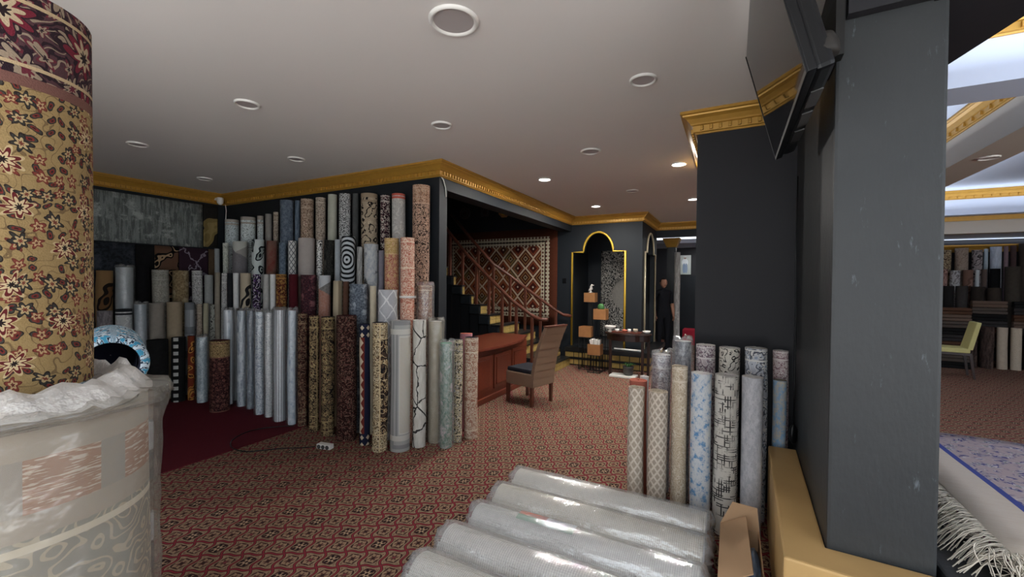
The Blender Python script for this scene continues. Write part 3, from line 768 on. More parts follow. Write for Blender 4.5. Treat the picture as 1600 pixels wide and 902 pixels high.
# ---- second, third and fourth rows along the long wall
ROWS = {
 3.215: ('rolls in the second row of the long wall', [
  (336, 345, 427, C('plain', ('8c8578', '7a7468')), 'white_cap', 'narrow taupe roll in the wall corner, second row'),
  (346, 356, 428, C('persian', GY, k=12), 'grey_cap', 'narrow grey patterned roll next to a black roll'),
  (356.5, 364, 428, C('plain', ('1c1d20', '2a2b2e')), 'black_cap', 'narrow plain black roll beside a white roll'),
  (364.5, 374, 428, C('plain', WH), 'white_cap', 'narrow plain white roll beside the swirl roll'),
  (374.5, 394, 428, C('swirl', ('aba08c', '1a1a1c', 'aba08c'), k=4), 'black_cap', 'beige roll with a big black swirl'),
  (394.5, 409.5, 430, C('scroll', ('26222a', 'b4b0b4', '6a3f8a', '3a2a4a'), k=11, w=.12), 'black_cap', 'black and purple roll with white scrolls'),
  (410, 423, 430, C('plain', ('a5a5a2', '8c8c8a')), 'grey_cap', 'plain grey roll beside the purple scroll roll'),
  (423.5, 430, 430, C('plain', WH), 'white_cap', 'narrow whitish roll beside the maroon and gold roll'),
  (430.5, 450.5, 430, C('persian', ('5a2420', '2a1412', 'a07a42', '7a5a34'), k=14, border=.05), 'maroon_cap', 'maroon and gold medallion roll'),
  (451, 468, 430, C('plain', ('4a161d', '3a1218')), 'maroon_cap', 'plain dark red roll beside the maroon and gold roll'),
  (469, 496, 431, C('distress', ('4a262c', '2a1a22', '7a5054', '8a6a66'), k=9, st=1, thr=.48), 'white_cap', 'dark wine red abstract roll'),
  (497, 518, 432, C('block', ('a9adb2', '4a4644', '8a4a2c', 'c5c5c2')), 'grey_cap', 'grey roll with orange brown colour block'),
  (519.5, 537, 439, C('stripes', ('9d907a', '7f725e', 'b3a78f', '6d6050'), k=6, w=.2), 'beige_cap', 'beige roll with soft vertical stripes'),
  (537.5, 544.5, 440, C('plain', ('5a4034', '4a342a')), 'brown_cap', 'narrow brown roll between beige and slate rolls'),
  (545, 577, 444, C('distress', ('6d7680', '434b56', '9aa2aa', '8a929a'), k=10, st=1), 'grey_cap', 'slate blue mottled roll'),
  (577.5, 589.5, 447, C('plain', ('c9bfa8', 'b7ad96')), 'beige_cap', 'plain cream roll beside the white lattice roll'),
  (590, 624, 453, C('lattice', ('a9aaae', 'd8d8d8', 'b9babd'), k=5, w=.06), 'white_cap', 'light grey roll with white lattice lines'),
  (625, 650, 372, C('persian', ('c9a08c', 'b0705f', 'dccab4', 'a85a52'), k=9, border=.3), 'red_cap', 'tall pink and cream roll with bright red top'),
  (652.5, 677, 446, C('persian', ('8a5a3c', '5c3226', 'c9b090', '7a2a2c'), k=16, border=.05), 'red_cap', 'rust oriental roll with red top in loose plastic')]),
 3.43: ('rolls in the third row of the long wall', [
  (347.5, 359, 381, C('persian', ('b4b8ae', '8f948c', 'c6c9c0', 'a3a79e'), k=9), 'grey_cap', 'pale sage roll with faint pattern in the corner'),
  (359.5, 392, 379, C('block', ('b5b8b0', '8a8884', '5d5a60', '9c9a96')), 'black_cap', 'sage and dark grey panel roll with a black rim'),
  (392.5, 415, 376, C('swirl', ('b9c1c0', '1d2226', '8d9693'), k=7), 'white_cap', 'white roll with black branch drawing'),
  (415.5, 434.5, 378, C('plain', ('6d5a50', '6a2c26'), k=5, amt=1), 'brown_cap', 'brown roll shading to rust red'),
  (435, 449, 381, C('distress', SL, k=6, st=1, mesh=40), 'grey_cap', 'slate blue roll beside the cross hatched roll'),
  (449.5, 465, 378, C('lattice', ('c9cac8', '6a6c70', 'c0c0be'), k=13, w=.12), 'white_cap', 'white roll with grey cross hatching'),
  (465.5, 494, 374, C('plain', ('9d9692', 'a8a19c')), 'white_cap', 'thick plain taupe roll'),
  (494.5, 505, 377, C('scroll', BW, k=16, w=.2), 'black_cap', 'narrow black and white brocade roll'),
  (505.5, 524, 377, C('distress', ('2b2b29', '161616', '4c4a44', '5c5a52'), k=8), 'black_cap', 'black distressed roll before the sage rear roll'),
  (524.5, 532, 376, C('plain', ('a7aeb4', '8f969c')), 'grey_cap', 'narrow pale grey roll beside the ring roll'),
  (532.5, 557, 370, C('rings', ('b6bbc0', '15171a')), 'white_cap', 'white roll with black concentric rings'),
  (557.5, 568, 386, C('distress', GY, k=7), 'grey_cap', 'narrow grey mottled roll beside the ring roll'),
  (568.5, 593, 382, C('distress', ('b3b5b5', '9aa0a6', '2a2a2c', 'c9c9c6'), k=5, st=.6), 'white_cap', 'pale roll with black worn patches'),
  (593.5, 600, 392, C('plain', ('7b7780', '6a6670')), 'grey_cap', 'narrow mauve grey roll beside the yellow pink roll'),
  (600.5, 625, 373, C('persian', ('bf8f7c', 'a3604f', 'd3b48a', 'c0a070'), k=12, border=.17, bpal=('c6ab72', 'a3804f', 'dcc79a', 'b0705c')), 'olive_cap', 'pink roll with yellow upper band and olive top')]),
 3.62: ('rolls in the rear row of the long wall', [
  (351, 375, 345, C('scroll', ('b9c4c6', '2f383c', 'd0d8d8', 'a9a298'), k=13, w=.07, border=.07), 'grey_cap', 'white rear roll with black curls, nearest the wall corner'),
  (375.5, 401, 341, C('scroll', ('c3cccc', '39423f', 'd6dcdc', '9b938a'), k=12, w=.07, border=.09), 'grey_cap', 'white rear roll with black curls and taupe top band'),
  (401.5, 413.5, 339, C('scroll', ('b4bcbc', '39423f', 'd6dcdc', '9b938a'), k=14, w=.08, border=.1), 'grey_cap', 'narrow white curl roll beside the grey rear roll'),
  (414, 426.5, 336, C('plain', ('8c8883', '7a7671')), 'grey_cap', 'plain warm grey rear roll'),
  (427, 436.5, 333, C('persian', TA, k=10), 'grey_cap', 'narrow taupe patterned rear roll beside the tall slate one'),
  (437, 461, 315, C('distress', ('68727e', '4e5966', '8892a0', '9aa2ac'), k=4, st=1, mesh=55), 'grey_cap', 'tall slate blue rear roll with fine grid'),
  (461.5, 469, 315, C('distress', SL, k=5, mesh=55), 'grey_cap', 'narrow slate rear roll beside the tall slate one'),
  (469.5, 492, 313, C('persian', ('9b8674', '6d5a4c', 'b8a592', '84685a'), k=8, border=.12), 'beige_cap', 'brownish beige ornamental rear roll'),
  (492.5, 511, 311, C('persian', ('a3978a', '6e635a', 'bdb0a0', '8a7468'), k=10, border=.06), 'beige_cap', 'greyish beige rear roll with small flowers'),
  (511.5, 528.5, 306, C('plain', ('a5a698', 'b3b4a6')), 'beige_cap', 'pale sage plain rear roll'),
  (529, 550, 305, C('distress', ('c5c7c6', '1d1e20', 'b0b3b3', '2a2b2d'), k=11, st=1.3, thr=.5), 'white_cap', 'black and white distressed rear roll'),
  (550.5, 562, 303, C('plain', ('4c4e4e', '3c3e3e')), 'black_cap', 'plain dark grey rear roll'),
  (562.5, 593.5, 304, C('scroll', ('9b8c78', '1f1a1a', 'b8a890', '8c7c68'), k=7, w=.14, border=.09), 'black_cap', 'tan rear roll with black paisley and black top'),
  (594, 611.5, 306, C('persian', ('39202a', '1f141a', 'bdb4aa', '5a2a34'), k=9, border=.07), 'maroon_cap', 'dark plum rear roll with white flowers'),
  (612, 635.5, 304, C('scroll', ('a9a6a2', 'bdbab4', '9a9692', 'b05a4c'), k=8, w=.14, border=.045), 'coral_cap', 'grey rear roll with coral red top band'),
  (636, 682, 291, C('persian', ('a08474', '2e2420', 'c0a08a', '8c6a5a'), k=9, border=.2, bpal=('b99c86', 'a07860', '5c4438', 'c9ab92')), 'black_cap', 'thickest rear roll, beige with dense black pattern at the wall end')])}
for yp, (grp, lst) in ROWS.items():
    for xl, xr, yt, m, cap, lb in lst:
        pl = 'plastic' in lb
        pxroll(xl, xr, yt, 1, yp+(.2 if 'rust oriental' in lb else 0), m, cap, lb, grp, plastic=pl, rmax=.1 if yp > 3.4 else .105, band=1.45 if 'tall pink' in lb else None)

# ---- rolls along the left wall
GL = 'rolls standing along the left wall'
for xl, xr, yt, yb, m, cap, lb, pl in [
 (228, 266, 531, 636, C('plain', ('151515', '202020')), 'black_cap', 'thick plain black roll on the maroon carpet', 0),
 (267, 292, 527, 629, C('checker', ('161616', 'a9a9a6')), 'black_cap', 'black roll with a column of white squares', 0),
 (292.5, 306, 525, 626, C('swirl', ('6d2f1f', 'b07a3c', '3c1c14'), k=9), 'maroon_cap', 'rust and amber roll beside the black and white square roll', 0),
 (307, 326, 527, 630, C('distress', ('a9b8be', '8a9ca4', 'c9d2d4', '7c8a8c'), k=8, st=.6), 'white_cap', 'short pale blue roll in plastic on the maroon carpet', 1),
 (326, 362, 532, 645, C('persian', ('30181a', '1d1012', '6d4a40', '5a2a28'), k=14, hb=1.05, border=.2, bpal=('8a744e', '3a2a20', 'b39c70', '5a3a2a')), 'maroon_cap', 'short brown oriental roll with beige border standing out front on the maroon carpet', 0)]:
    b = hit((xl+xr)/2, yb, 2, .009); ang = math.atan(((xl+xr)/2-CX)/FPX); R = min(.14, (xr-xl)/2*depth(b)/FPX*math.cos(ang))
    rb = Vector((b.x, b.y)); c = rb+rb.normalized()*R
    t = hit((xl+xr)/2, yt, 1, c.y)
    stand_roll((c.x, c.y), R, t.z-.01, m, cap, lb, GL, plastic=bool(pl), z0=.01)
LROWS = {
 -6.67: ('rolls in the lower tier of the left wall', [
  (150, 179, 486, C('distress', ('7c787a', '5f5b5e', '908c8e', '6b6769'), k=7), 'grey_cap', 'mauve grey roll beside the big gold floral roll'),
  (180, 209, 483, C('scroll', ('a9acac', 'b9bcbc', '9a9e9e', '24262a'), k=7, w=.1, border=.06), 'black_cap', 'silver grey roll with a black scalloped top'),
  (209.5, 231, 476, C('plain', ('8a959e', '7d8891')), 'white_cap', 'plain blue grey roll with folded plastic corner'),
  (231.5, 259, 474, C('plain', ('857f76', '77716a')), 'white_cap', 'plain taupe roll of the lower tier'),
  (259.5, 287, 472, C('plain', ('998a74', '8a7c68')), 'beige_cap', 'plain sand beige roll of the lower tier'),
  (287.5, 306.5, 473, C('stripes', ('8b8f92', '9b9fa2', '7a7e82', '6a6e72'), k=6, frm=1), 'grey_cap', 'banded grey roll of the lower tier'),
  (307, 317, 475, C('persian', TA, k=13), 'grey_cap', 'narrow taupe floral roll of the lower tier'),
  (317.5, 327, 474, C('plain', ('aaa690', '9a967f')), 'beige_cap', 'narrow cream roll of the lower tier'),
  (327.5, 343, 476, C('scroll', ('a3a49c', '2c2c2a', '8a8b84', '77776f'), k=9, w=.1), 'beige_cap', 'pale roll with black strokes in the wall corner')]),
 -6.88: ('rolls in the middle tier of the left wall', [
  (148, 179, 423, C('swirl', ('7a6040', '1c1714', '5a4028'), k=4), 'black_cap', 'brown roll with black zigzags beside the gold floral roll'),
  (180, 210, 418, C('plain', ('9aa0a2', '868c8e')), 'white_cap', 'silvery plain roll in plastic with raised folded top'),
  (211, 235, 415, C('plain', ('101012', '18181a')), 'black_cap', 'plain black roll between silvery and grey rolls'),
  (236, 267, 422, C('persian', ('8c8a82', '7a786f', '9c9a91', '84827a'), k=8), 'grey_cap', 'warm grey roll with faint medallions'),
  (267.5, 298, 423, C('distress', ('8d7c5e', '6a5a42', 'a3967a', '5c4e3a'), k=7, st=1), 'beige_cap', 'golden beige worn roll of the middle tier'),
  (299, 318, 423, C('persian', GY, k=9, border=.08), 'white_cap', 'light grey bordered roll of the middle tier'),
  (318.5, 334.5, 430, C('plain', ('a4a8a6', '8e9290'), k=30), 'white_cap', 'pale roll with a blank upper half in the middle tier'),
  (337, 342, 389, C('plain', ('9aa0a0', '8a9090')), 'white_cap', 'tall narrow pale roll where the walls meet')])}
for xp, (grp, lst) in LROWS.items():
    for xl, xr, yt, m, cap, lb in lst:
        pxroll(xl, xr, yt, 0, xp, m, cap, lb, grp, floor_z=.01, plastic='plastic' in lb, rmax=.1)

# ------------------------------------------------------------------ hung rugs on the left wall
def flat_rug(name, pts4, mat, label, thick=.012, wave=.012, nu=16, nv=8, group=None, cat='rug'):
    """hung textile: pts4 = top-left, top-right, bottom-right, bottom-left in the order seen; uv in metres"""
    tl, tr, br, bl = [Vector(p) for p in pts4]
    nrm = (tr-tl).cross(tl-bl).normalized(); w = (tr-tl).length; h = (tl-bl).length
    V_, F_, uv = [], [], []
    for side in (0, 1):
        for j in range(nv+1):
            for i in range(nu+1):
                s, t = i/nu, j/nv; p = (tl*(1-s)+tr*s)*(1-t)+(bl*(1-s)+br*s)*t
                d = wave*t*(math.sin(s*9+1)+.5*math.sin(s*21))*.5+wave*.8
                V_.append(tuple(p+nrm*(d+(thick if side == 0 else 0))))
    n = (nu+1)*(nv+1)
    def q(f, st): F_.append(f); uv.extend(st)
    for j in range(nv):
        for i in range(nu):
            a = j*(nu+1)+i; f = (a, a+nu+1, a+nu+2, a+1)
            st = [(w*(k % (nu+1))/nu, h*(k//(nu+1))/nv) for k in f]
            q(f, st); g_ = tuple(k+n for k in f[::-1]); q(g_, st[::-1])
    def edge(k0, k1):
        q((k0, k1, k1+n, k0+n), [(w*(k % (nu+1))/nu, h*(k//(nu+1))/nv) for k in (k0, k1, k1, k0)])
    for i in range(nu): edge(i+1, i) if False else edge(i, i+1); edge(nv*(nu+1)+i+1, nv*(nu+1)+i)
    for j in range(nv): edge((j+1)*(nu+1), j*(nu+1)); edge(j*(nu+1)+nu, (j+1)*(nu+1)+nu)
    me = bpy.data.meshes.new(name); me.from_pydata(V_, [], F_); ul = me.uv_layers.new(name='UVMap')
    for i, c in enumerate(uv): ul.data[i].uv = c
    me.materials.append(mat)
    for p in me.polygons: p.use_smooth = True
    o = link(name, me, [None]); tag(o, label, cat, group); return o
XW = XL+.004
def wallrect(x0, x1, y0, y1, plane=XW, y1b=None):
    """hung rug on the left wall from pixel extents"""
    a = hit(x0, y0, 0, plane); b = hit(x1, y0, 0, plane); c = hit(x1, y1, 0, plane)
    z1 = a.z; z0 = c.z
    return ((plane, a.y, z1), (plane, b.y, z1), (plane, b.y, z0), (plane, a.y, z0))
GH = 'rugs hung on the left wall'
def hungrug(x0, x1, zt, zb, mat, label):
    ya, yb = hit(x0, 400, 0, XW).y, hit(x1, 400, 0, XW).y
    return flat_rug('hanging_rug', ((XW, ya, zt), (XW, yb, zt), (XW, yb, zb), (XW, ya, zb)), mat, label, group=GH)
hungrug(60, 316, 2.72, 2.085, C('distress', ('7c8280', '565c5a', '9aa09c', '2a2e30'), k=5, st=.12), 'wide distressed grey rug hung high under the cornice')
hungrug(317, 339, 2.74, 2.1, C('swirl', ('23211f', '7a6a42', '8a7a50'), k=3), 'black and gold swirl rug hung beside the distressed grey rug')
hungrug(60, 210, 2.07, 1.3, C('distress', ('2b2f35', '1c1f23', '3a3e45', '33373d'), k=5, st=1), 'charcoal rug hung below the grey rug')
hungrug(211, 240, 2.07, 1.3, C('plain', ('121213', '19191a')), 'black rug hung between charcoal and brown rugs')
hungrug(241, 278, 2.07, 1.3, C('swirl', ('5c4436', '0f0e0e', '9c8468'), k=6), 'brown rug with black flower shapes hung on the wall')
hungrug(279, 324, 2.07, 1.3, C('lattice', ('35242f', '7d7480', '2a1d26'), k=2.2, w=.045, dist=.8), 'plum rug with grey leaf lines hung on the wall')
hungrug(325, 338, 2.07, 1.3, C('plain', ('5c4c3a', '463a2d')), 'narrow brown rug hung by the wall corner')

# ------------------------------------------------------------------ rolls in front of the black block
GR = 'rolls standing before the black block wall'
LB = ('b9b0a6', '8f8478', 'd0c8bd', 'a3968a')
for xl, xr, yt, yp, m, cap, lb, pl in [
 (981, 1010, 605, 3.04, C('lattice', ('b5a797', 'cfc4b6', '9c8e7f'), k=14, w=.14, dist=.1), 'beige_cap', 'short beige geometric roll at the aisle end', 0),
 (1012, 1046, 611, 2.98, C('lattice', ('ad9f90', 'c9bdae', '94867a'), k=16, w=.16, dist=.1), 'beige_cap', 'short beige geometric roll beside the taller beige floral roll', 0),
 (983, 1014, 594, 3.25, C('plain', ('b56a5a', 'a85f50')), 'coral_cap', 'coral red roll behind the short beige rolls', 0),
 (1000, 1015, 588, 3.43, C('plain', WH), 'white_cap', 'white roll behind the coral red roll', 0),
 (1019, 1050, 554, 3.42, C('persian', ('a89c9c', '7c7078', 'c5bcbc', '8f8a94'), k=9, border=.1), 'white_cap', 'pinkish grey roll in plastic beside the block wall edge', 1),
 (1049, 1077, 572, 3.07, C('persian', ('b5a38c', 'c4b59e', 'd6cab8', 'a8957e'), k=11, border=.1), 'beige_cap', 'beige roll with pale flowers in the front row', 0),
 (1079, 1115, 583, 3.02, C('distress', ('c9cccf', '5f8cb8', 'd6d5d0', '6f93b4'), k=4, st=.9, thr=.55), 'white_cap', 'white roll with blue watercolour motifs', 0),
 (1115.5, 1157, 586, 3.03, C('hatch', ('cfcac2', '3a3838', 'bab4aa')), 'white_cap', 'cream roll with black cross hatching', 0),
 (1158, 1196, 589, 3.05, C('distress', ('bfbec2', 'adadb2', 'cfced2', '8b8d93'), k=6, st=.5), 'white_cap', 'lilac grey mottled roll next to the gold ledge', 0),
 (1206, 1232, 594, 3.34, C('distress', ('b8ad9a', '7f9fbd', 'a5b0b8', 'c9c0ae'), k=4, st=.8, mesh=45), 'beige_cap', 'beige and blue grid roll behind the gold ledge', 0),
 (1053, 1082, 533, 3.36, C('distress', ('9c9ca0', '63646c', 'c4c4c6', '7c7d84'), k=6, st=.6, mesh=30), 'white_cap', 'grey and slate roll in plastic at the back row start', 1),
 (1087, 1121, 539, 3.33, C('persian', ('b9adaf', '7d6a74', 'd3cccb', '57545c'), k=8, border=.09), 'white_cap', 'mauve ornamental roll in the back row', 0),
 (1122, 1159, 543, 3.31, C('scroll', ('c9c3b8', '2c2a2a', 'dcd7cd', 'b5aea2'), k=13, w=.12), 'white_cap', 'cream roll with black foliage in the back row', 0),
 (1163, 1203, 544, 3.31, C('persian', ('b7bac2', '5d6068', 'd5d3cf', '8d98aa'), k=7, border=.08), 'white_cap', 'blue grey roll with large flowers in the back row', 0),
 (1207, 1236, 548, 3.49, C('persian', ('c4b5b3', '8a6e74', 'd6cdca', 'a88f94'), k=10, border=.06), 'white_cap', 'pink patterned roll at the column end of the back row', 0)]:
    pxroll(xl, xr, yt, 1, yp, m, cap, lb, GR, plastic=bool(pl), rmax=.12)

# ------------------------------------------------------------------ plastic-wrapped rolls lying on the floor
from mathutils import noise as mnoise
def knit(pal, k=95, band=.0):
    g = T('knitted_cream_carpet', .9, .15); u, v = g.uv()
    n = g.noise(g.vec(u, v), 30, 3)
    rib = (v*k*2*pi).sin()*.5+.5; dot = (u*70*2*pi).sin()*.5+.5
    c = g.mix(rib.sm(.55, .95)*.75, pal[0], pal[1]); c = g.mix((dot*rib).sm(.5, .9)*.5, c, pal[2])
    bnd = ((u-band).abs() < .022)
    c = g.mix(bnd*((v*38).fr() < .55), c, pal[3]); c = g.mix(((u-band).abs()-.027).abs() < .003, c, pal[3])
    return g.out(g.mulc(c, n*.4+.8), rib+dot*.5, .5, .004)
LYM = [knit(('dcd7cb', 'a39d90', 'f0ece2', 'b09c70'), 95, .02), knit(('d8d1c0', 'a09884', 'ece6d8', '9c8c68'), 95, -.03),
       knit(('d6d4ce', 'a3a29d', 'eceae6', 'd6d4ce'), 95, .4), knit(('dcd8d0', 'a09e99', 'f0ede6', '6a6d72'), 80, -.02), knit(('dad6ca', 'a5a196', 'eeeae0', 'dad6ca'), 95, .4)]
LYL = ['cream knitted roll lying nearest the standing rolls, wrapped in plastic', 'cream roll with raised chain band lying second from the standing rolls',
       'lying plastic wrapped roll with a coloured paper label', 'lying cream roll with grey lace band and bunched plastic end',
       'lying plastic wrapped roll farthest from the standing rolls']
RL = .1225
for i in range(5):
    cy = 2.715-.272*i; x0, x1 = (-1.36, -.115) if i < 3 else (-1.36, -.10)
    if i == 3: x0 = -1.38
    me = roll_mesh('lying_carpet_roll', RL, x1-x0, (LYM[i], M['white_cap']), phase=-2.2, seed=300+i, th=.016, seg=32, nz=10, bow=.003)
    o = link('lying_carpet_roll', me, [None], None, (x0, cy, RL*1.06+.003)); o.rotation_euler = (0, pi/2, 0)
    tag(o, LYL[i], 'carpet roll', 'plastic wrapped rolls lying on the floor')
    # film sleeve, wrinkled, gathered at both ends
    m = MB(); L = x1-x0; seg = 40; prof = [(-.045, .35), (-.05, .62), (-.025, .95)]+[(L*q/26, 1.0) for q in range(27)]+[(L+.02, .96), (L+.04, .6), (L+.035, .3)]
    for s in range(seg):
        a = 2*pi*s/seg
        for z, f in prof:
            p = Vector((math.cos(a)*2.4, math.sin(a)*2.4, z*5+i*9))
            w = .005*max(0, mnoise.noise(p))+.004*abs(mnoise.noise(p*2.7))
            if f < 1: w *= 1.6
            r = (RL+.0045)*f*(1+.018*math.sin(2*a))+w
            zz = z+(.03*mnoise.noise(p*1.3) if f < 1 else 0)
            m.v.append((min(r*math.cos(a), RL*1.05), r*math.sin(a), zz))
    k = len(prof)
    for s in range(seg):
        t = (s+1) % seg
        for q in range(k-1): m.f.append((s*k+q, t*k+q, t*k+q+1, s*k+q+1))
    m.obj('plastic_wrap', M['film_lying'], o, True)
    if i == 2:
        g = T('paper_label_print', .5); u, v = g.uv()
        c = g.mix(u > .5, 'c07a6a', 'd6dde0'); c = g.mix(v > .55, c, '7fa58c'); c = g.mix((u > .56)*((v*9).fr() < .35)*(v < .5), c, '9aa6b4'); mt = g.out(c)
        V_, F_, uv = [], [], []
        for q in range(7):
            a = 2.75+q/6*.75
            for z in (.28, .62): V_.append((math.cos(a)*RL*1.035, math.sin(a)*RL*1.035, z)); uv.append(((z-.28)/.34, q/6))
        for q in range(6): F_.append((2*q, 2*q+2, 2*q+3, 2*q+1))
        me = bpy.data.meshes.new('paper_label'); me.from_pydata(V_, [], F_); ul = me.uv_layers.new(name='UVMap')
        for lp in me.loops: ul.data[lp.index].uv = uv[lp.vertex_index]
        me.materials.append(mt); tag(link('paper_label', me, [None], o), 'green, red and white paper label')

# ------------------------------------------------------------------ big gold floral roll on the wrapped bundle
def gold_floral():
    g = T('gold_floral_carpet', .92, .15); u, v = g.uv()
    nz = g.noise(g.vec(u, v), 9, 2); uu = u+(nz-.5)*.05; vv = v+(nz-.5)*.05
    c = g.mix(g.noise(g.vec(u, v), 40, 3), '86704a', '9c855c')
    def flowers(c, k, off, thr, r0, cols, pet, kv=None):
        su, sv, r, a, i, j = cell(uu+off, vv+off*.7, k, kv)
        rn = g.white(i+off*100, j); rn2 = g.white(i+7+off*100, j+3)
        su2 = su-(rn2-.5)*.4; sv2 = sv-(rn-.5)*.4
        r = (su2*su2+sv2*sv2).sqrt(); a = sv2.at2(su2)+rn*6
        on = rn > thr
        for rr, cl in zip((1, .82, .55, .25), cols):
            c = g.mix(on*(r < ((a*pet).cos()*(r0*.28*rr)+r0*rr*.85)), c, cl)
        return c
    vine = ((nz*13).fr()-.5).abs() < .05
    c = g.mix(vine*.7, c, '5e4a34')
    c = flowers(c, 34, .013, .35, .36, ('2a2220', '3c3a34', '6d2a26', '2a2220'), 2)
    c = flowers(c, 25, .31, .45, .36, ('5e3028', '74382f', 'a88e6a', '5a2a24'), 5)
    c = flowers(c, 11, .57, .45, .34, ('b39e78', '5a2224', 'bda884', '241c1c'), 8)
    c = flowers(c, 19, .83, .55, .34, ('2a2220', '33322e', 'a8926c', '6a382c'), 6)
    b = ornate(g, u, v, ('4a3236', '281c22', '8a7a68', '5c2630'), 9)
    b = flowers(b, 7, .2, .1, .42, ('2a1d22', '66222e', 'a8967a', '241a1c'), 8)
    c = g.mix(v < .205, c, b)
    c = g.mix((v-.205).abs() < .012, c, '6d4c44'); c = g.mix((v-.17).abs() < .004, c, 'b09a78'); c = g.mix((v-.03).abs() < .004, c, 'b09a78')
    p = g.noise(g.vec(u, v), 300, 2)
    return g.out(g.mulc(c, p*.5+.75), p, .5, .003)
ga = R_(90+78.7)
gc = (1.6*math.cos(ga), 1.6*math.sin(ga)); BT = 1.335
bc = (1.5*math.cos(R_(90+77.7)), 1.5*math.sin(R_(90+77.7)))
me = roll_mesh('gold_floral_roll', .18, 2.243-BT-.004, (gold_floral(), M['white_cap']), phase=math.atan2(-gc[1], -gc[0])-pi, seed=401, th=.012, seg=64, nz=12, bow=.002)
o = link('carpet_roll', me, [None], None, (gc[0], gc[1], BT+.004)); tag(o, 'big gold roll with dark flowers and dark red border standing on the wrapped bundle', 'carpet roll')
def damask():
    g = T('beige_damask_carpet', .9, .15); u, v = g.uv()
    n = g.noise(g.vec(u, v*1.2), 12, 1.2, .4)
    c = g.mix(((n*9).fr()-.5).abs() < .15, '8c887c', 'b5aa92')
    c = g.mix((v < .22), c, 'a59a8a')
    row = (v > .06)*(v < .17); cl = (u*5.2).fl(); rn = g.white(cl, cl+3); fx = (u*5.2).fr()
    ptch = row*(fx > .06)*(fx < (rn*.3+.62))
    c = g.mix(row*.6, c, '8e8880'); c = g.mix(ptch, c, g.mix(rn > .5, 'a07a62', '7f8284')); c = g.mix(ptch*(rn > .75), c, 'b58a5c')
    c = g.mix(ptch*(g.noise(g.vec(u*8, v*60), 3, 3) > .56), c, 'c9b8a4')
    big = (v > .52); c = g.mix(big, c, g.mix(((n*9).fr()-.5).abs() < .12, '8a8880', '9c988c'))
    c = g.mix(((v-.24).abs() < .008).max((v-.51).abs() < .008), c, 'd5cab2')
    return g.out(c)
RB = .25
me = roll_mesh('wrapped_bundle', RB, BT-.04, (damask(), M['beige_cap']), phase=math.atan2(-bc[1], -bc[0])-pi, seed=402, th=.02, seg=56, nz=6, bow=.003)
bo = link('wrapped_carpet_bundle', me, [None], None, (bc[0], bc[1], .003)); tag(bo, 'thick beige damask roll in crumpled cloudy plastic standing nearest the entrance', 'carpet roll')
m = MB(); seg = 96; prof = [(z, RB+.008, 1.0) for z in [BT*q/44 for q in range(44)]]+[(BT-.035, RB+.012, 1.3), (BT-.012, RB+.004, 1.8), (BT-.003, RB*.9, .0), (BT-.004, RB*.7, .0), (BT-.006, RB*.4, .0), (BT-.008, .03, .0)]
for s in range(seg):
    a = 2*pi*s/seg
    for z, r, am in prof:
        p = Vector((math.cos(a)*1.7, math.sin(a)*1.7, z*2.6))
        w = .020*max(-.25, mnoise.noise(p))+.012*abs(mnoise.noise(p*2.3+Vector((3, 1, 2))))+.005*abs(mnoise.noise(p*6))
        w += .028*math.exp(-((z-(BT-.05))/.05)**2)*max(0, mnoise.noise(p*1.7+Vector((9, 2, 1)))+.3)
        r2 = r+w*am; m.v.append((r2*math.cos(a), r2*math.sin(a), max(.003, z+(.0 if am else -abs(mnoise.noise(p*3))*.03))))
k = len(prof)
for s in range(seg):
    t = (s+1) % seg
    for q in range(k-1): m.f.append((s*k+q, t*k+q, t*k+q+1, s*k+q+1))
m.f.append(tuple(s*k+k-1 for s in range(seg)))
m.obj('plastic_wrap', M['film_cloudy'], bo, True)
# loose plastic collar bunched round the foot of the gold roll
m = MB(); seg = 72
d0 = Vector((gc[0]-bc[0], gc[1]-bc[1]))
for s in range(seg):
    a = 2*pi*s/seg
    for q in range(7):
        t = q/6; ro = .19+.055*t
        p = Vector((math.cos(a)*3, math.sin(a)*3, t*2))
        z = BT-.02+.05*math.sin(t*pi)*(.5+abs(mnoise.noise(p*1.3))*1.3)+.015*mnoise.noise(p*3)
        x = d0.x*(1-t)+ro*math.cos(a); y = d0.y*(1-t)+ro*math.sin(a)
        m.v.append((x, y, z))
for s in range(seg):
    t = (s+1) % seg
    for q in range(6): m.f.append((s*7+q, t*7+q, t*7+q+1, s*7+q+1))
m.obj('plastic_collar', M['film_white'], bo, True)
# loosely rolled blue and white rug behind the bundle, open at the top
g = T('blue_white_terry', .9, .1); u, v = g.uv()
n = g.noise(g.vec(u, v), 26, 2); c = g.mix(n > .56, 'b5c2ca', '3f86a4'); c = g.mix((n-.5).abs() < .03, c, '1d2c3c'); blue = g.out(c)
ba = R_(90+27.7)+math.atan((800-172)/FPX); dv = Vector((math.cos(ba), math.sin(ba)))
RO = .118; zc_ = 1.265
bp_ = dv*2.25
sup = empty('carpet_pile', (dv.x*2.5, dv.y*2.5, 0), ba); tag(sup, 'pile of folded carpets carrying the blue and white rolled rug', 'carpet pile')
nl_ = 9; hh = (zc_-RO-.004)/nl_
for q in range(nl_): MB().box((-.22, -.13, hh*q+.001), (.22, .13, hh*(q+1)-.004)).obj('folded_layer', M[('navy_cap', 'grey_cap', 'brown_cap')[q % 3]], sup, False, .012)
prof = [(RO-.03, 0), (RO-.008, -.006), (RO, .02), (RO, .25), (RO, .5), (RO-.008, .52), (RO-.03, .514), (RO-.036, .4), (RO-.036, .1), (RO-.03, 0)]
o = MB().lathe(prof, (0, 0, 0), 40, False).mesh('rug', True)
ul = o.uv_layers.new(name='UVMap')
for lp in o.loops:
    co = o.vertices[lp.vertex_index].co; ul.data[lp.index].uv = (math.atan2(co.y, co.x)*.2, co.z+co.xy.length*1.5)
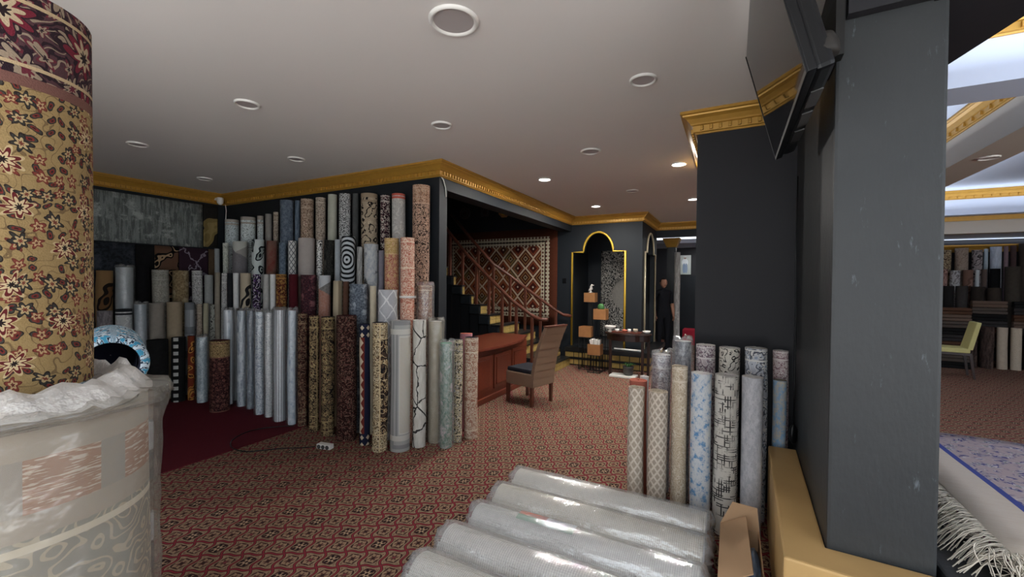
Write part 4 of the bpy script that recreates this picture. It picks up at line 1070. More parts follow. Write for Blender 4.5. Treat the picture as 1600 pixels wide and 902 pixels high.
for p in o.polygons:
    rr = sum((o.vertices[i].co.xy.length for i in p.vertices))/4; p.material_index = 1 if rr < RO-.0325 else 0
o.materials.append(blue); o.materials.append(M['navy_cap'])
bl = link('rolled_rug', o, [None], None, (bp_.x, bp_.y, zc_)); bl.rotation_euler = (0, pi/2, ba); tag(bl, 'rolled blue and white rug lying on a pile behind the wrapped bundle', 'rug')
MB().lathe([(RO-.038, .06), (RO-.038, .3), (.002, .3)], (0, 0, 0), 32, False).obj('navy_core', M['navy_cap'], bl, True)

# ------------------------------------------------------------------ staircase
NST, RISE, RUN, SX0, SY0 = 14, .172, .196, -2.785, 6.30
FARY = [7.76, 7.76, 7.7, 7.42, 7.1, 6.74, 6.56]+[6.42]*20
st = empty('staircase', (SX0, SY0, 0)); tag(st, 'dark staircase with yellow brick risers climbing behind the desk', 'stairs')
def P0(x, y, z): return (x-SX0, y-SY0, z)
brk = MB().box((-.006, -.083, -.036), (.006, .083, .036)).mesh('brick', False, .004); brk.materials.append(M['brick'])
brx = MB().box((-.083, -.006, -.036), (.083, .006, .036)).mesh('brick', False, .004); brx.materials.append(M['brick'])
for k in range(NST):
    x1 = SX0-RUN*k; z1 = RISE*(k+1); fy = FARY[k]; xb = x1-RUN-.02 if k > 4 else -3.72
    stp = MB().box(P0(xb, SY0+.05, z1-RISE if k < 5 else z1-RISE*1.6), P0(x1-.012, fy, z1-.025)).obj('step', M['trim_black'], st)
    MB().box(P0(xb, SY0, z1-.025), P0(x1+.02, fy, z1)).obj('tread', M['trim_black'], stp, False, .004)
    MB().box(P0(x1-RUN, SY0-.02, z1-RISE+.01), P0(x1+.005, SY0+.045, z1-.028)).obj('end_block', M['navy_wall'], stp, False, .005)
    nb = max(2, round((fy-SY0-.05)/.172))
    for row in range(2):
        for q in range(nb):
            y = SY0+.055+(fy-SY0-.055)*(q+.5)/nb
            b = bpy.data.objects.new('brick', brk); COL.objects.link(b); b.parent = stp
            b.location = P0(x1-.006, y, z1-RISE+.042+row*.076); b.scale = (1, (fy-SY0-.055)/nb/.172, 1)
m = MB(); n = NST
for k in range(NST):
    x1 = SX0-RUN*k; m.box(P0(x1-RUN, SY0+.002, 0), P0(x1-.02, SY0+.045, RISE*k+.001))
m.obj('side_panel', M['trim_black'], st)
# railings
def railing(pts, posts, label, hgt):
    o0 = Vector((pts[0][0], pts[0][1], 0))
    rt = empty('stair_railing', o0); tag(rt, label, 'railing')
    P = [Vector(p) for p in pts]
    MB().tube([tuple(p-o0) for p in P], .03, 10).obj('handrail', M['rail'], rt, True)
    L = [0]
    for a_, b_ in zip(P, P[1:]): L.append(L[-1]+(b_-a_).length)
    for t in posts:
        d = t*L[-1]
        for i in range(len(P)-1):
            if L[i] <= d <= L[i+1]: p = P[i].lerp(P[i+1], (d-L[i])/(L[i+1]-L[i])); break
        kk = int(max(0, math.floor((SX0+.02-p.x)/RUN)+1)); zb = RISE*kk
        zb = min(zb, p.z-.45)
        MB().box(tuple(p-o0+Vector((-.022, -.022, zb-p.z))), tuple(p-o0+Vector((.022, .022, -.01)))).obj('baluster', M['rail'], rt, False, .005)
def rp(px, py, y): return tuple(hit(px, py, 1, y))
railing([rp(856, 500, 6.36), rp(843, 499, 6.36), rp(832, 494, 6.36), rp(800, 470, 6.36), rp(760, 430, 6.36), rp(728, 396, 6.36), rp(700, 361, 6.36), rp(686, 340, 6.36)],
        [.1, .22, .34, .46, .58, .72, .86], 'brown wooden stair railing on the open side of the staircase', .9)
railing([rp(893, 494, 7.85), rp(880, 492, 7.78), rp(868, 485, 7.7), rp(830, 457, 7.35), rp(795, 430, 6.95), rp(770, 412, 6.74), rp(735, 372, 6.74), rp(705, 335, 6.74)],
        [.1, .22, .34, .46, .58, .72], 'brown wooden stair railing in front of the kilim', .9)

# ------------------------------------------------------------------ kilim on the stair wall
def kilim_mat(w, h):
    g = T('kilim_weave', .95, .1); u, v = g.uv()
    px, py = .36, .40
    a = (u-.02)/px; b = (v-.62)/py
    def dia(a, b):
        su = (a.fr()-.5).abs(); sv = (b.fr()-.5).abs()
        ser = ((sv*44).fr()-.5).abs()*.09
        return su+sv+ser
    d = dia(a, b); d2 = dia(a+.5, b+.5)
    i = g.white(a.fl(), b.fl()); j = g.white((a+.5).fl()+9, (b+.5).fl())
    c = g.mix(i > .5, '5c2a1e', '6d3a24'); c = g.mix(i > .8, c, '51452f')
    c = g.mix(j > .6, c, '4a2018')
    c = g.mix((d-.5).abs() < .06, c, 'bfa890')
    c = g.mix((d-.33).abs() < .03, c, '8a4a30'); c = g.mix((d2-.33).abs() < .03, c, '8a6a40')
    c = g.mix(d < .2, c, '3a1a18'); c = g.mix(d < .08, c, 'c9b49c')
    c = g.mix(d2 < .2, c, '3c2a1c'); c = g.mix(((d2-.14).abs() < .02), c, 'b39c80')
    e = v.min(v*-1+h).min(u).min(u*-1+w)
    fld = e < .36
    bu = (((u*13).fr()-.5).abs()+((v*13).fr()-.5).abs())
    bnd = g.mix(bu < .36, 'b9ad96', '26302e'); bnd = g.mix(bu < .18, bnd, '7a2f24')
    c = g.mix(fld, c, bnd); c = g.mix(((e-.27).abs() < .012), c, '2c1c18')
    out_ = g.mix(g.noise(g.vec(u*3, v*40), 2, 3), '3c1d16', '55301f')
    c = g.mix(e < .17, c, out_)
    n = g.noise(g.vec(u, v), 160, 2)
    return g.out(g.mulc(c, n*.5+.75), n, .4, .003)
kw, kh = 2.9, 2.02
flat_rug('wall_kilim', ((-3.17-kw, YA-.003, 2.73), (-3.17, YA-.003, 2.73), (-3.17, YA-.003, 2.73-kh), (-3.17-kw, YA-.003, 2.73-kh)), kilim_mat(kw, kh), 'large rust red diamond kilim hung on the stair wall', wave=.01, nu=24)
# four small framed plates above the kilim
for (px, py, s, wood, lb) in ((727, 334, .14, 0, 'dark round plate hung above the kilim near the stair head'), (758, 332, .14, 0, 'dark square tile picture hung above the kilim'),
                              (788, 330, .15, 1, 'octagonal wooden plate with gold rings above the kilim'), (819, 331, .14, 1, 'wooden plate half hidden by the stairwell beam')):
    p = hit(px, py, 1, YA-.004); rt = empty('wall_plate', (p.x, YA-.002, p.z)); tag(rt, lb, 'wall plate', 'plates above the kilim')
    n = 4 if 'square' in lb else (8 if 'octagon' in lb else 28)
    a = MB().lathe([(s*.98, 0), (s, .012), (s*.86, .024), (s*.8, .016), (.001, .014)], (0, 0, 0), n, False).obj('frame', M['wood'] if wood else M['espresso'], rt)
    b = MB().lathe([(s*.62, .015), (s*.62, .019), (s*.45, .022), (.001, .018)], (0, 0, 0), 24, False).obj('disc', M['goldbright'] if wood else M['grey_plastic'], rt)
    c = MB().lathe([(s*.42, .02), (s*.4, .026), (.001, .022)], (0, 0, 0), 24, False).obj('centre', M['wood'] if wood else M['espresso'], rt)
    for q in (a, b, c): q.rotation_euler = (pi/2, pi/n if n in (4, 8) else 0, 0)

# ------------------------------------------------------------------ brick plinth below the arch wall
PX0, PX1, PY = -2.905, XS+.20, YA-.23
pl = empty('brick_plinth', (PX0, PY, 0)); tag(pl, 'low black topped plinth with two rows of yellow bricks under the arch', 'plinth')
def Q0(x, y, z): return (x-PX0, y-PY, z)
MB().box(Q0(PX0, PY+.015, 0), Q0(PX1-.015, YA-.003, .27)).box(Q0(XS+.003, YA-.003, 0), Q0(PX1-.015, YD-.12, .27)).obj('core', M['trim_black'], pl)
MB().box(Q0(PX0, PY-.03, .27), Q0(PX1+.03, YA-.003, .35)).box(Q0(XS+.003, YA-.003, .27), Q0(PX1+.03, YD-.12, .35)).obj('slab', M['trim_black'], pl)
MB().box(Q0(PX0, PY-.012, .118), Q0(PX1+.012, PY+.015, .148)).box(Q0(PX1-.015, PY, .118), Q0(PX1+.012, YD-.12, .148)).obj('strip', M['trim_black'], pl)
nb = int((PX1-PX0)/.176)
for z in (.068, .208):
    for q in range(nb):
        b = bpy.data.objects.new('brick', brx); COL.objects.link(b); b.parent = pl
        b.location = Q0(PX0+(q+.5)*(PX1-PX0)/nb, PY+.004, z); b.scale = (1, 1, 1.3)
    for q in range(9):
        b = bpy.data.objects.new('brick', brk); COL.objects.link(b); b.parent = pl
        b.location = Q0(PX1-.004, PY+.1+q*.176, z); b.scale = (1, 1, 1.3)

# ------------------------------------------------------------------ alcove: hung medallion rug, crates, bird, plants
def medallion():
    g = T('black_grey_medallion_weave', .95, .1); u, v = g.uv()
    x = u-.62; y = v-1.0; r = (x*x+y*y).sqrt()
    o = ornate(g, u, v, ('2a2b2c', 'a5a19a', '7c7974', '141414'), 5)
    c = g.mix(r < .36, o, g.mix(g.noise(g.vec(u, v), 20, 3), '77746e', '8f8b84'))
    return g.out(c)
xa, xb = hit(939, 450, 1, YD-.02).x, hit(990, 450, 1, YD-.02).x
flat_rug('hanging_rug', ((xa, YD-.003, 2.35), (xb+.25, YD-.003, 2.35), (xb+.25, YD-.003, .38), (xa, YD-.003, .38)), medallion(), 'black and grey medallion rug hung inside the arched alcove', wave=.008)
struct(boxo('floor_alcove', (-3.02, YA+.12, 0), (XS-.1, YD, .35), M['trim_black']))
crm = MB().box((-.115, -.1, 0), (.115, .1, .19)).mesh('crate_body', False, .004)
def crate(x, y, z, label, stand_h=0, tilt=0):
    rt = empty('wooden_crate', (x, y, z)); tag(rt, label, 'planter')
    m = MB(); t = .012
    for (a, b) in (((-.115, -.1, 0), (.115, -.1+t, .19)), ((-.115, .1-t, 0), (.115, .1, .19)), ((-.115, -.1+t, 0), (-.115+t, .1-t, .19)), ((.115-t, -.1+t, 0), (.115, .1-t, .19)), ((-.103, -.088, 0), (.103, .088, .15))):
        m.box(a, b)
    m.obj('box', M['wood'], rt)
    if stand_h:
        m = MB(); h = stand_h
        for sx in (-.11, 0, .11):
            for sy in (-.095, .095): m.tube([(sx, sy, -h), (sx, sy, 0)], .006, 6)
        for zz in (-h+.01, -.008):
            m.tube([(-.11, -.095, zz), (.11, -.095, zz), (.11, .095, zz), (-.11, .095, zz), (-.11, -.095, zz)], .006, 6)
        m.obj('wire_stand', M['iron'], rt)
    return rt
p = hit(939, 499, 1, 7.60); crate(p.x, 7.60, p.z, 'wooden crate holding the green cactus on the tallest wire stand', p.z-.003)
cx_, cz_ = p.x, p.z
m = MB().lathe([(.035, 0), (.055, .02), (.06, .07), (.05, .115), (.02, .135), (.002, .138)], (0, 0, 0), 14)
o = m.obj('cactus', M['green_plant'], None, True, 0, (cx_, 7.60, cz_+.151)); tag(o, 'small green dome cactus in the tallest crate', 'cactus')
for v_ in o.data.vertices:
    a = math.atan2(v_.co.y, v_.co.x); f = 1+.1*math.cos(7*a); v_.co.x *= f; v_.co.y *= f
p = hit(916, 526, 1, 7.55); crate(p.x, 7.55, p.z, 'wooden crate with succulent on the middle wire stand', p.z-.003)
sc_ = empty('succulent', (p.x, 7.55, p.z+.151)); tag(sc_, 'small green succulent in the middle crate', 'succulent')
for q in range(9):
    a = q*2.4; l = .05-.003*q; d = Vector((math.cos(a), math.sin(a), .6+q*.1)).normalized()
    MB().tube([(0, 0, 0), tuple(d*l*.5), tuple(d*l*1.1)], [.007, .013, .001], 6).obj('leaf', M['green_plant'], sc_, True)
p = hit(930, 554, 1, 7.35); crate(p.x, 7.35, p.z, 'low wooden crate filled with white paper', p.z-.003)
m = MB()
for q in range(5):
    a = random.uniform(-.4, .4); xx = -.07+q*.035
    m.hexa([(xx, -.05, 0), (xx+.02, -.05, 0), (xx+.02, .05, 0), (xx, .05, 0), (xx-.02+a*.06, -.055, .11+.02*(q % 2)), (xx+.03+a*.06, -.055, .12), (xx+.03+a*.06, .055, .13), (xx-.02+a*.06, .055, .11)])
o = m.obj('paper_bundle', M['white_plastic'], None, False, 0, (p.x, 7.35, p.z+.151)); tag(o, 'crumpled white paper sheets in the low crate', 'paper')
# wall crate inside the arch with a white bird
p = hit(923, 472, 1, 8.45); wx, wz = p.x, p.z
rt = crate(wx, 8.45, wz, 'wooden crate on a thin post inside the arch carrying the white bird'); 
MB().box((-.03, -.03, .35-wz), (.03, .03, 0)).obj('post', M['iron'], rt)
m = MB()
bird = empty('bird_figurine', (wx-.0, 8.45, wz+.191)); tag(bird, 'white ceramic bird figurine on the crate in the arch', 'figurine')
MB().lathe([(.045, 0), (.05, .008), (.02, .02), (.014, .05)], (0, 0, 0), 14).obj('foot', M['ceramic'], bird, True)
MB().tube([(-.055, 0, .035), (-.02, 0, .055), (.01, 0, .085), (.005, 0, .13), (.02, 0, .16), (.07, 0, .155)], [.006, .03, .034, .024, .022, .004], 10).obj('body', M['ceramic'], bird, True)

# ------------------------------------------------------------------ console table with trinkets
tb = empty('console_table', (-1.59, 7.39, 0)); tag(tb, 'dark half round console table before the arch plinth', 'table')
def oval(rx, ry, n=28): return [(rx*math.cos(2*pi*i/n), ry*math.sin(2*pi*i/n)) for i in range(n)]
MB().prism(oval(.40, .26), .72, .75).obj('table_top', M['espresso'], tb, False, .006)
MB().prism(oval(.37, .23), .62, .72).obj('apron', M['espresso'], tb)
for (x, y) in ((-.27, -.13), (.27, -.13), (-.33, .08), (.33, .08)):
    MB().box((x-.022, y-.022, 0), (x+.022, y+.022, .63)).obj('leg', M['espresso'], tb, False, .005)
tx, ty = -1.59, 7.39
o = MB().box((-.26, -.1, 0), (.22, .1, .015)).obj('display_tray', M['mahogany'], None, False, .003, (tx, ty-.02, .751)); tag(o, 'reddish brown tray lying on the console table', 'tray')
for (x, y, r, h, mm, nm, lb) in ((-.18, -.03, .035, .04, 'ceramic', 'ceramic_cup', 'small white cup at the arch end of the tray'), (-.06, .02, .045, .03, 'coral_cap', 'small_bowl', 'small pinkish bowl on the tray'),
                             (.03, -.03, .03, .05, 'ceramic', 'ceramic_cup', 'white cup in the middle of the tray'), (.13, .0, .04, .055, 'beige_cap', 'candle_jar', 'beige jar on the tray'), ):
    m = MB().lathe([(r*.7, 0), (r, h*.4), (r*1.02, h), (r*.88, h), (r*.8, h*.3), (.002, h*.2)], (0, 0, 0), 18, False)
    tag(m.obj(nm, M[mm], None, True, 0, (tx+x, ty-.02+y, .767)), lb, nm.split('_')[1])
o = MB().lathe([(.03, 0), (.05, .012), (.07, .045), (.066, .045), (.045, .016), (.002, .008)], (0, 0, 0), 18, False).obj('ceramic_bowl', M['ceramic'], None, True, 0, (tx+.31, ty+.0, .751)); tag(o, 'white bowl at the bare end of the console table', 'bowl')
o = MB().lathe([(.05, 0), (.02, .03), (.09, .07), (.1, .1), (.09, .1), (.06, .07), (.002, .06)], (0, 0, 0), 18, False).obj('white_lamp_shade', M['ceramic'], None, True, 0, (tx-.32, ty+.02, .751)); tag(o, 'white flared dish at the crate end of the console table', 'dish')
o = MB().box((-.22, -.13, 0), (.22, .13, .035)).obj('floor_tray', M['white_plastic'], None, False, .01, (tx-.04, ty-.14, .002)); tag(o, 'white flat tray on the floor under the console table', 'tray')
pt = empty('plant_pot', (tx+.04, ty-.14, .039)); tag(pt, 'dark green pot with wilted plant under the console table', 'plant')
MB().lathe([(.06, 0), (.075, .01), (.09, .13), (.095, .15), (.085, .15), (.08, .12), (.002, .11)], (0, 0, 0), 20, False).obj('pot', M['grey_plastic'], pt, True)
for q in range(12):
    a = q*2.4; d = Vector((math.cos(a), math.sin(a), 0)); l = .08+.03*(q % 3)
    MB().tube([(0, 0, .12), tuple(d*l*.5+Vector((0, 0, .2))), tuple(d*l+Vector((0, 0, .17+.02*(q % 2))))], [.004, .007, .001], 5).obj('leaf', M['green_plant'], pt, True)
# white tube lamp lying on the plinth
o = MB().tube([(-1.95, PY+.06, .372), (-1.42, PY+.04, .372)], .02, 10).obj('fluorescent_tube', M['white_plastic'], None, True); tag(o, 'white tube lying on the plinth slab behind the table', 'tube')

# ------------------------------------------------------------------ desk
dk = empty('office_desk', (-2.89, 5.3, 0)); tag(dk, 'mahogany desk with curved top edge beside the staircase', 'desk')
poly = [(-3.62, 4.28), (-2.86, 4.28)]
for i in range(13):
    t = i/12; y = 4.28+(6.2-4.28)*t; poly.append((-2.86+.10*math.sin(pi*min(1, t*1.05))-.10*max(0, t-.72)/.28, y))
poly += [(-3.3, 6.25), (-3.62, 6.22)]
MB().prism([(x+2.89, y-5.3) for x, y in poly], .71, .745).obj('desktop', M['mahogany'], dk, False, .006)
MB().box((-.66, -.9, .06), (0, .72, .71)).obj('body', M['mahogany'], dk)
MB().box((-.67, -.92, 0), (.03, .74, .075)).obj('base_moulding', M['mahogany'], dk, False, .008)
for q in range(3):
    y0 = -.85+q*.53
    f = MB().box((.001, y0, .14), (.014, y0+.46, .62)).obj('panel', M['mahogany'], dk, False, .004)
    MB().box((.012, y0+.05, .19), (.024, y0+.41, .57)).obj('panel_centre', M['mahogany'], f, False, .008)

# ------------------------------------------------------------------ rattan chair facing the desk
ch = empty('dining_chair', (-2.40, 5.12, 0), R_(-15)); tag(ch, 'high backed woven rattan chair with dark seat facing the desk', 'chair')
sw, sd, sh = .225, .235, .46
for (x, y) in ((-.215, -.2), (.2, -.2), (-.215, .2), (.2, .2)):
    MB().hexa([(x-.018, y-.018, 0), (x+.018, y-.018, 0), (x+.018, y+.018, 0), (x-.018, y+.018, 0), (x-.02, y-.02, .27), (x+.02, y-.02, .27), (x+.02, y+.02, .27), (x-.02, y+.02, .27)]).obj('leg', M['rail'], ch)
MB().box((-sd, -sw, .25), (sd, sw, .42)).obj('seat_frame', M['wicker'], ch, False, .012)
MB().box((-sd+.01, -sw+.01, .42), (sd-.05, sw-.01, .475)).obj('seat_cushion', M['leather'], ch, False, .02)
m = MB(); n = 8; pr = []
for i in range(n+1):
    t = i/n; z = .26+.78*t; pr.append((.19+.02*t+.19*t*t, z))
for i in range(n):
    (xa_, za), (xb_, zb) = pr[i], pr[i+1]; w0 = sw-.012*i/n; w1 = sw-.012*(i+1)/n
    m.hexa([(xa_, -w0, za), (xa_+.05, -w0, za), (xa_+.05, w0, za), (xa_, w0, za), (xb_, -w1, zb), (xb_+.045, -w1, zb), (xb_+.045, w1, zb), (xb_, w1, zb)])
m.obj('backrest', M['wicker'], ch)
xe, ze = pr[-1]; MB().box((xe-.006, -sw+.005, ze), (xe+.052, sw-.005, ze+.022)).obj('top_rail', M['rail'], ch, False, .006)

# ------------------------------------------------------------------ power strip and its cord
ps = hit(508, 701, 2, 0); rz = R_(12)
so = empty('power_strip', (ps.x, ps.y, .001), rz); tag(so, 'white three socket power strip on the patterned carpet', 'power strip')
MB().box((-.075, -.03, 0), (.075, .03, .045)).obj('housing', M['white_plastic'], so, False, .006)
for q in range(3):
    x = -.046+.046*q
    a = MB().lathe([(.019, 0), (.019, .003), (.015, .003), (.014, .0005), (.002, .0005)], (0, 0, 0), 18, False).obj('socket', M['grey_plastic'], so, False, 0, (x, -.0305, .022)); a.rotation_euler = (pi/2, 0, 0)
pts = [hit(x, y, 2, .006) for x, y in ((493, 698), (470, 700), (440, 701), (410, 704), (385, 706), (365, 703), (360, 695), (366, 687), (385, 677), (410, 671), (440, 668), (460, 667))]
pts = [Vector((p.x, p.y, .0155 if p.x < -4.1 else .006)) for p in pts]
sm = []
for i in range(len(pts)-1):
    for q in range(4):
        t = q/4; p0, p1, p2, p3 = pts[max(i-1, 0)], pts[i], pts[i+1], pts[min(i+2, len(pts)-1)]
        sm.append(.5*((2*p1)+(p2-p0)*t+(2*p0-5*p1+4*p2-p3)*t*t+(3*p1-p0-3*p2+p3)*t**3))
o = MB().tube(sm+[pts[-1]], .005, 6).obj('extension_cord', M['black_plastic'], None, True); tag(o, 'thin black cord looping from the power strip over the maroon carpet', 'cord')

# ------------------------------------------------------------------ television on the column wall
tv = empty('television', (.2, 1.625, 2.28)); tag(tv, 'black flat television tilted down from the column wall', 'television')
TW, TH, TT = 1.065, .608, .03
eu = Vector((-.152, 0, .589)).normalized(); en = Vector((-eu.z, 0, eu.x)); ey = Vector((0, 1, 0))     # en points to the front
def tvp(y, u, d): return tuple(ey*y+eu*u+en*d)
def tvbox(y0, y1, u0, u1, d0, d1, name, mat, par=tv, bevel=0):
    return MB().hexa([tvp(y0, u0, d0), tvp(y1, u0, d0), tvp(y1, u0, d1), tvp(y0, u0, d1), tvp(y0, u1, d0), tvp(y1, u1, d0), tvp(y1, u1, d1), tvp(y0, u1, d1)]).obj(name, mat, par, False, bevel)
g = T('tv_glass', .04, .8); g.out('050507'); scr = g.m
tvbox(0, TW, 0, TH, -TT, -.004, 'casing', M['black_plastic'], tv, .004)
tvbox(.008, TW-.008, .012, TH-.008, -.004, -.0015, 'screen', scr)
tvbox(0, TW, -.002, .012, -.004, .001, 'bezel', M['black_plastic'])
tvbox(0, .008, .012, TH, -.004, .001, 'bezel', M['black_plastic']); tvbox(TW-.008, TW, .012, TH, -.004, .001, 'bezel', M['black_plastic'])
bk = tvbox(.02, TW-.04, .0, TH*.5, -.085, -TT, 'back_cover', M['black_plastic'], tv, .015)
for q in range(3): tvbox(.2+q*.22, .36+q*.22, -.004, .001, -.078, -.04, 'vent_grille', M['grey_plastic'], bk)
m = MB(); sp_ = Vector(tvp(.06, .05, -.07))
m.lathe([(.038, 0), (.042, .015), (.038, .04), (.024, .07), (.008, .075)], tuple(sp_), 16); m.obj('speaker_bulge', plain('matt_dark_plastic', '2a2826', .6, .2), tv, True)
wx_ = .372-.2
MB().box((wx_-.028, .42, .22), (wx_, .66, .46)).obj('wall_plate', M['iron'], tv)
MB().tube([(wx_-.02, .54, .34), tuple(Vector(tvp(.54, .3, -.08)))], .022, 8).obj('bracket_arm', M['iron'], tv, True)
for j, mt in ((0, 'white_plastic'), (1, 'black_plastic'), (2, 'black_plastic')):
    pts = []
    for i in range(13):
        t = i/12; p = Vector(tvp(.18+.06*j, .12+.4*t, -.10))+Vector((.012*math.sin(t*9+j*2), .04*math.sin(t*6+j), .0)); pts.append((min(p.x, wx_-.006), p.y, p.z))
    MB().tube(pts, .005, 6).obj('cable', M[mt], tv, True)

# black oval device hanging on its cable at the far end of the column wall
fe = CA+ce*1.12; ov = Vector((fe.x-.022, fe.y+.02))
rt = empty('hanging_transformer', (ov.x, ov.y, .56)); tag(rt, 'black oval device hanging on a cable above the gold ledge', 'device')
m = MB().lathe([(.001, -.012), (.04, -.012), (.05, 0), (.04, .012), (.001, .012)], (0, 0, 0), 24, False); o = m.obj('housing', M['black_plastic'], rt, True, 0, (0, 0, .075)); o.rotation_euler = (pi/2, 0, R_(40)); o.scale = (.55, 1.35, 1)
MB().tube([(0, 0, .12), (.004, .02, .4), (.006, .04, .8), (.0, .03, 1.3), (.004, .04, 1.75)], .004, 6).obj('cable', M['black_plastic'], rt, True)

# ------------------------------------------------------------------ cardboard box beside the lying rolls
bx_ = empty('cardboard_box', (.055, 2.35, .002)); tag(bx_, 'open brown cardboard box between the lying rolls and the gold ledge', 'box')
w, d, h = .095, .27, .26
MB().box((-w, -d, 0), (-w+.006, d, h)).box((w-.006, -d, 0), (w, d, h)).box((-w+.006, -d, 0), (w-.006, -d+.006, h)).box((-w+.006, d-.006, 0), (w-.006, d, h)).box((-w+.006, -d+.006, 0), (w-.006, d-.006, .006)).obj('carton', M['cardboard'], bx_)
def flap(p):
    a, b, c, e = [Vector(q) for q in p]; nn_ = (b-a).cross(e-a).normalized()*.005
    return MB().hexa([a, b, c, e, a+nn_, b+nn_, c+nn_, e+nn_]).obj('flap', M['cardboard'], bx_)
flap([(-w, -d, h), (-w, d, h), (.03, d-.01, h+.075), (.045, -d+.03, h+.07)])
flap([(-w, d, h), (w, d, h), (w-.01, d+.035, h+.11), (-w+.06, d+.03, h+.12)])
m = MB()
bm = bmesh.new(); bmesh.ops.create_icosphere(bm, subdivisions=3, radius=1)
for v_ in bm.verts:
    f = 1+.28*mnoise.noise(v_.co*2.2)+.14*mnoise.noise(v_.co*6)
    v_.co = Vector((v_.co.x*.068*f, v_.co.y*.2*f, v_.co.z*.1*f))
me = bpy.data.meshes.new('crumpled_film'); bm.to_mesh(me); bm.free()
o = link('crumpled_film', me, [M['bluefilm']], None, (.085, 2.38, .15)); tag(o, 'crumpled blue plastic film inside the cardboard box', 'plastic film')

# ------------------------------------------------------------------ stack of fringed rugs on the black platform
g = T('blue_lilac_rug', .92, .15); u, v = g.uv()
base = P_persian(g, u, v, ('a59aa0', '4c4a80', 'c6bfc0', '7f8a80'), k=7, border=-1)
fld = g.mix((u > .62)*(v < 1.15), g.mix(g.noise(g.vec(u*3, v*3), 6, 4).sm(.45, .6), 'b5a3a3', base), ornate(g, u, v, ('54508c', 'c0b8c6', '3d3a72', '9fa5b5'), 9))
c = g.mix(u < .225, fld, '4a5496'); c = g.mix(u < .195, c, g.mix(g.noise(g.vec(u*4, v*40), 2, 3), 'cbb9a6', 'd8cfc2'))
rugtop = g.out(c, g.noise(g.vec(u, v), 300, 2), .4, .003)
RX0, RX1, RY0, RY1 = .905, 2.55, 2.13, 3.74
def slab(name, x0, x1, y0, y1, z, th, mat, label):
    m = MB(); nx, ny = 14, 12; uv = []
    for side in (1, 0):
        for j in range(ny+1):
            for i in range(nx+1):
                x = x0+(x1-x0)*i/nx; y = y0+(y1-y0)*j/ny
                zz = z+th*side+(.004*math.sin(x*9+y*4)*side)
                m.v.append((x, y, zz))
    n = (nx+1)*(ny+1)
    for j in range(ny):
        for i in range(nx):
            a = j*(nx+1)+i; m.f.append((a, a+1, a+nx+2, a+nx+1)); m.f.append((a+n+nx+1, a+n+nx+2, a+n+1, a+n))
    for i in range(nx): m.f.append((i+n, i+1+n, i+1, i)); a = ny*(nx+1)+i; m.f.append((a, a+1, a+1+n, a+n))
    for j in range(ny): a = j*(nx+1); b = a+nx+1; m.f.append((a, b, b+n, a+n)); m.f.append((b+nx+n, b+nx, a+nx, a+nx+n))
    me = m.mesh(name, True); ul = me.uv_layers.new(name='UVMap')
    for lp in me.loops:
        co = me.vertices[lp.vertex_index].co; ul.data[lp.index].uv = (co.x-x0, co.y-y0)
    o = link(name, me, [mat]); tag(o, label, 'rug', 'fringed rugs stacked on the black platform'); return o
M['fringe'] = plain('cream_fringe_cotton', 'd9d0c0', .9, .1, 0, .12, 30)
rnd = random.Random(5)
zc = .531
for i, (mt, lb, x0, y0) in enumerate(((carpet('plain', ('b8705c', 'a8604c')), 'coral rug at the bottom of the fringed stack', .95, 2.16), (carpet('plain', ('7a2c58', '6a244c')), 'magenta rug second from the bottom of the fringed stack', .93, 2.15),
                              (carpet('plain', ('b8ac98', 'a89c88')), 'cream rug in the middle of the fringed stack', .93, 2.13), (carpet('plain', ('5a8a70', '4c7a62')), 'green rug second from the top of the fringed stack', .92, 2.14), (rugtop, 'lilac and blue patterned rug on top of the fringed stack', RX0, RY0))):
    th = .019
    o = slab('stacked_rug', x0, RX1-.03*i, y0, RY1-.012*i, zc, th, mt, lb)
    m = MB(); ns = 260 if i == 4 else 70
    for q in range(ns):
        y = y0+(RY1-y0-.05)*((q+rnd.random())/ns); l = rnd.uniform(.08, .15) if i == 4 else rnd.uniform(.04, .11)
        dropz = (zc-.53)*1.15 if i == 4 else 0
        z0 = zc+th*.6; pts = [(x0+.006, y, z0)]; yy = y; a = rnd.uniform(-.5, .3)
        for s_ in range(1, 5):
            t = s_/4; yy = y+a*l*t+.014*math.sin(t*6+q)*rnd.random()
            pts.append((max(.722, x0-l*t), yy, max(.535, z0-dropz*t*t+(.012 if i == 4 else .003)*math.sin(t*3.1)*rnd.random())))
        m.tube(pts, .0024 if i == 4 else .002, 3, False)
    if i == 4:
        for q in range(90):      # loose curls spilling over the front corner
            x = x0+rnd.uniform(-.12, .30)*rnd.random(); y = y0+rnd.uniform(-.01, .03); a = rnd.uniform(0, 6); r = rnd.uniform(.02, .05)
            pts = []
            for s_ in range(6):
                t = s_/5; pts.append((max(.722, x+r*.8*math.cos(a+t*4)*t), y-.07*t*rnd.uniform(.6, 1.3)+r*.5*math.sin(a+t*5)*t, max(.535, zc+th-(zc-.51)*t*rnd.uniform(.5, 1.1)+.02*math.sin(t*3))))
            m.tube(pts, .0022, 3, False)
    tag(m.obj('fringe', M['fringe'], o, True), 'cream cotton fringe', kind='stuff')
    zc += th+.006

